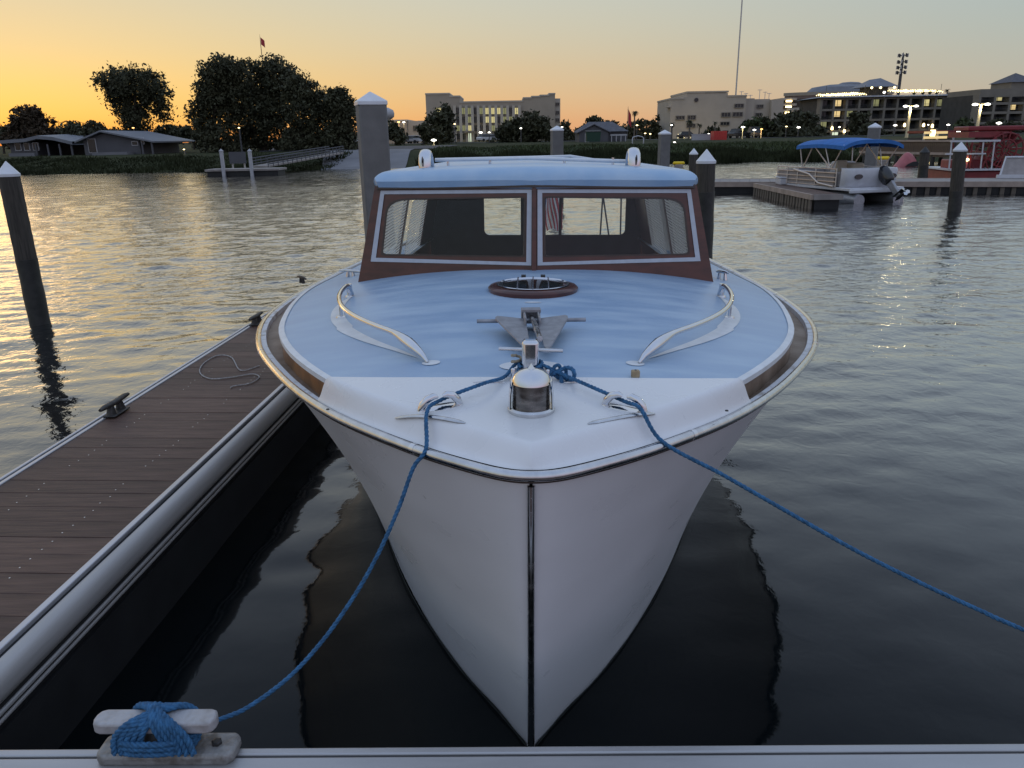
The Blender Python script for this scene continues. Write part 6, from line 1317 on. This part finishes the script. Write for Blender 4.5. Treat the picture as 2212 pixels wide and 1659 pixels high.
for k in range(6): x = -2.6+k*(L_+2.4)/5; mb = MB(); mb.tube([(x, .1, -1), (x, .1, zt-.02)], .13, 10); mb.build('pier_post', 'wetpile', PR, smooth=60); 
for k in range(6): x = -2.6+k*(L_+2.4)/5; mb = MB(); mb.tube([(x+.3, 1.8, -1), (x+.3, 1.8, zk-.1)], .13, 10); mb.build('pier_post', 'wetpile', PR, smooth=60)
# lit kiosk with counters at the landward end
c = at_y(1994, 300, 62); c2 = at_y(2062, 300, 62); g = gz(c.x, 62); g = max(g, .9); KQ = empty('dock_kiosk', (c.x, 62, g), (0, 0, 0), 'low kiosk with glowing yellow edge strips beyond the pier', 'kiosk'); ww = c2.x-c.x; z0, z1 = at_y(2010, 297, 62).z-g, at_y(2010, 286, 62).z-g
mb = MB(); mb.box(0, ww, .2, 2.4, -1.5, z0); mb.build('counter', 'recess', KQ)
mb = MB(); mb.box(0, ww, -.1, 2.6, z1-.06, z1+.12); kr = mb.build('roof', 'redpaint', KQ)
for z in (z0, z1-.02): mb = MB(); mb.box(-.05, ww*.72, -.16, -.11, z-.09, z+.09); mb.build('light_strip', 'litwarm', KQ)
for x in (.05, ww*.45, ww-.1): mb = MB(); mb.box(x-.06, x+.06, -.04, .08, -1.5, z1-.06); mb.build('post', 'whitepaint', KQ)
mb = MB(); mb.box(ww*.22, ww*.32, -.2, .1, z0+.1, z0+.55); mb.build('yellow_box', 'lampwarm', KQ)
for k, x in enumerate((.12, .3, .36, .75)): mb = MB(); mb.box(ww*x, ww*x+.28, .17, .198, z0-.75, z0-.3); mb.build('lit_panel', 'lamporange', KQ)

# red paddle boat at the right edge
Yp = 31.; c0 = at_y(2062, 376, Yp); RB = empty('red_paddle_boat', (c0.x, Yp, 0), (0, 0, math.radians(-8)), 'red stern wheel boat with spoked paddle wheel and white rails at the right edge', 'boat')
mm = lambda px: at_y(px, 330, Yp).x-c0.x
mz = lambda py: at_y(2130, py, Yp).z
mb = MB(); mb.box(-.1, 6.5, 0, 2.6, -.3, mz(368)); mb.build('hull', 'redpaint', RB, bevel=.06)
mb = MB(); mb.box(-.2, 6.6, -.1, 2.7, mz(368)+.005, mz(368)+.07); mb.build('gunwale', 'whitegel', RB)
wx, wz, wr = mm(2170), mz(325), (mz(288)-mz(362))/2
for y in (.25, 1.9):
    for rr in (wr, wr*.62, wr*.2):
        mb = MB(); mb.tube([(wx+rr*math.cos(a), y, wz+rr*math.sin(a)) for a in np.linspace(0, 2*math.pi, 29)[:-1]], .035, 6, closed=True); mb.build('wheel_rim', 'redpaint', RB, smooth=60)
    for k in range(14): a = k*math.pi/7+.1; mb = MB(); mb.tube([(wx+.1*math.cos(a), y, wz+.1*math.sin(a)), (wx+wr*math.cos(a), y, wz+wr*math.sin(a))], .03, 5); mb.build('spoke', 'redpaint', RB)
for k in range(14): a = k*math.pi/7+.1; mb = MB(); mb.box(-.11, .11, .22, 1.93, -.02, .02, Matrix.Translation((wx+wr*.93*math.cos(a), 0, wz+wr*.93*math.sin(a))) @ Matrix.Rotation(-a, 4, 'Y')); mb.build('paddle', 'redpaint', RB)
mb = MB(); mb.box(mm(2092), mm(2170), .3, 2.3, mz(297), mz(284)); mb.build('upper_deck', 'redpaint', RB); mb = MB(); mb.box(mm(2095), mm(2300), .5, 2.0, mz(283), mz(272)); mb.build('seat_back', 'redpaint', RB, bevel=.05)
mb = MB(); mb.box(mm(2052), mm(2150), -.05, .1, mz(306), mz(302)); mb.build('white_rail', 'whitegel', RB); mb = MB(); mb.box(mm(2045), mm(2125), -.05, .1, mz(333), mz(330)); mb.build('white_rail', 'whitegel', RB)
for px in (2056, 2075, 2098, 2120, 2142): mb = MB(); mb.tube([(mm(px), 0, mz(366)), (mm(px)-.05, 0, mz(303))], .03, 6); mb.build('stanchion', 'whitegel' if px != 2098 else 'redpaint', RB)
for k in range(7): x = mm(2066)+k*.26; mb = MB(); mb.tube([(x, .15, mz(366)), (x+.4*(-1)**k, .15, mz(306))], .025, 5); mb.build('brace', 'redpaint', RB)
mb = MB(); mb.box(mm(2070), mm(2140), .5, 1.6, mz(366), mz(345)); mb.build('engine_box', 'redpaint', RB, bevel=.05)
mb = MB(); mb.box(mm(2080), mm(2092), -.02, .2, mz(362), mz(335)); mb.build('lamp_box', 'pinkred', RB); mb = MB(); mb.lathe([(.01, -.06), (.07, -.03), (.07, .03), (.01, .06)], 8, (mm(2088), -.1, mz(344))); mb.build('deck_lamp', 'lampwarm', RB)
# white lift frame on the dock in front of it
c = at_y(2160, 376, 27.0); c2 = at_y(2240, 376, 27.0); LF = empty('dock_ramp_frame', (c.x, 27.0, ZD), (0, 0, a_), 'white framed grey panel on the dock at the right edge', 'frame'); ww = c2.x-c.x; zz = at_y(2180, 340, 27).z-ZD
mb = MB(); mb.hexa([(.05, .02, .12), (ww, .02, .12), (ww, .32, zz), (.2, .32, zz)], [(.05, .06, .12), (ww, .06, .12), (ww, .36, zz), (.2, .36, zz)]); mb.build('panel', 'fencepanel', LF, fix=True)
mb = MB(); mb.tube([(0, 0, .02), (.18, .30, zz), (ww, .30, zz)], .035, 8); mb.build('frame_tube', 'whitegel', LF); mb = MB(); mb.box(-.1, ww, -.12, .02, .01, .12); mb.build('frame_base', 'whitegel', LF)

# faded red slide boat beside the pier
kc = at_z(1955, 350, .02); kc = Vector((at_y(1955, 350, 46).x, 46, 0)); KY = empty('faded_red_boat', kc, (0, 0, math.radians(15)), 'faded pinkish red plastic boat lying in the water beside the pier', 'small boat')
sc2 = (at_y(1982, 345, 46).x-at_y(1932, 345, 46).x)/2; hz = at_y(1955, 327, 46).z
rows = []
for i in range(13):
    u = i/12; x = -sc2+2*sc2*u; top = hz*(.12+.88*math.sin(math.pi*min(1, .05+u*.80))**1.1)*(1 if u > .5 else .35+.65*u/.5); wd = .45*math.sin(math.pi*(.08+.84*u))**.5
    rows.append([(x, math.cos(a)*-wd, max(.0, math.sin(a))*top-.05) for a in np.linspace(0, math.pi, 11)])
mb = MB(); mb.grid(rows); mb.build('hull', 'pinkred', KY, smooth=60)
mb = MB(); mb.prism([(-.45, 0), (.55, 0), (.5, .16), (.3, .26), (.05, .25), (-.25, .14)], .03, Matrix.Translation((.1, -.44, .02)) @ Matrix.Rotation(math.pi/2, 4, 'X')); mb.build('cockpit_opening', 'groove', KY, fix=True)
# yellow floats
for px, py, Y, lb in ((1466, 356, 50, 'small bright yellow float on the water right of the square piling'), (1907, 346, 44, 'small bright yellow float behind the pontoon boat')):
    c = at_y(px, py, Y); o = empty('yellow_float', (c.x, Y, 0), (0, 0, 0), lb, 'float', 'yellow floats'); hh = max(.25, c.z+.1)
    mb = MB(); mb.tube([(-.36, 0, hh), (-.3, 0, hh), (.3, 0, hh), (.36, 0, hh)], [.05, .10, .10, .05], 10); mb.build('float_body', 'litwarm' if False else 'yellow', o, smooth=60)
    mb = MB(); mb.box(-.25, .25, -.2, .2, -.1, hh-.08); mb.build('float_base', 'dockgrey', o, bevel=.04)
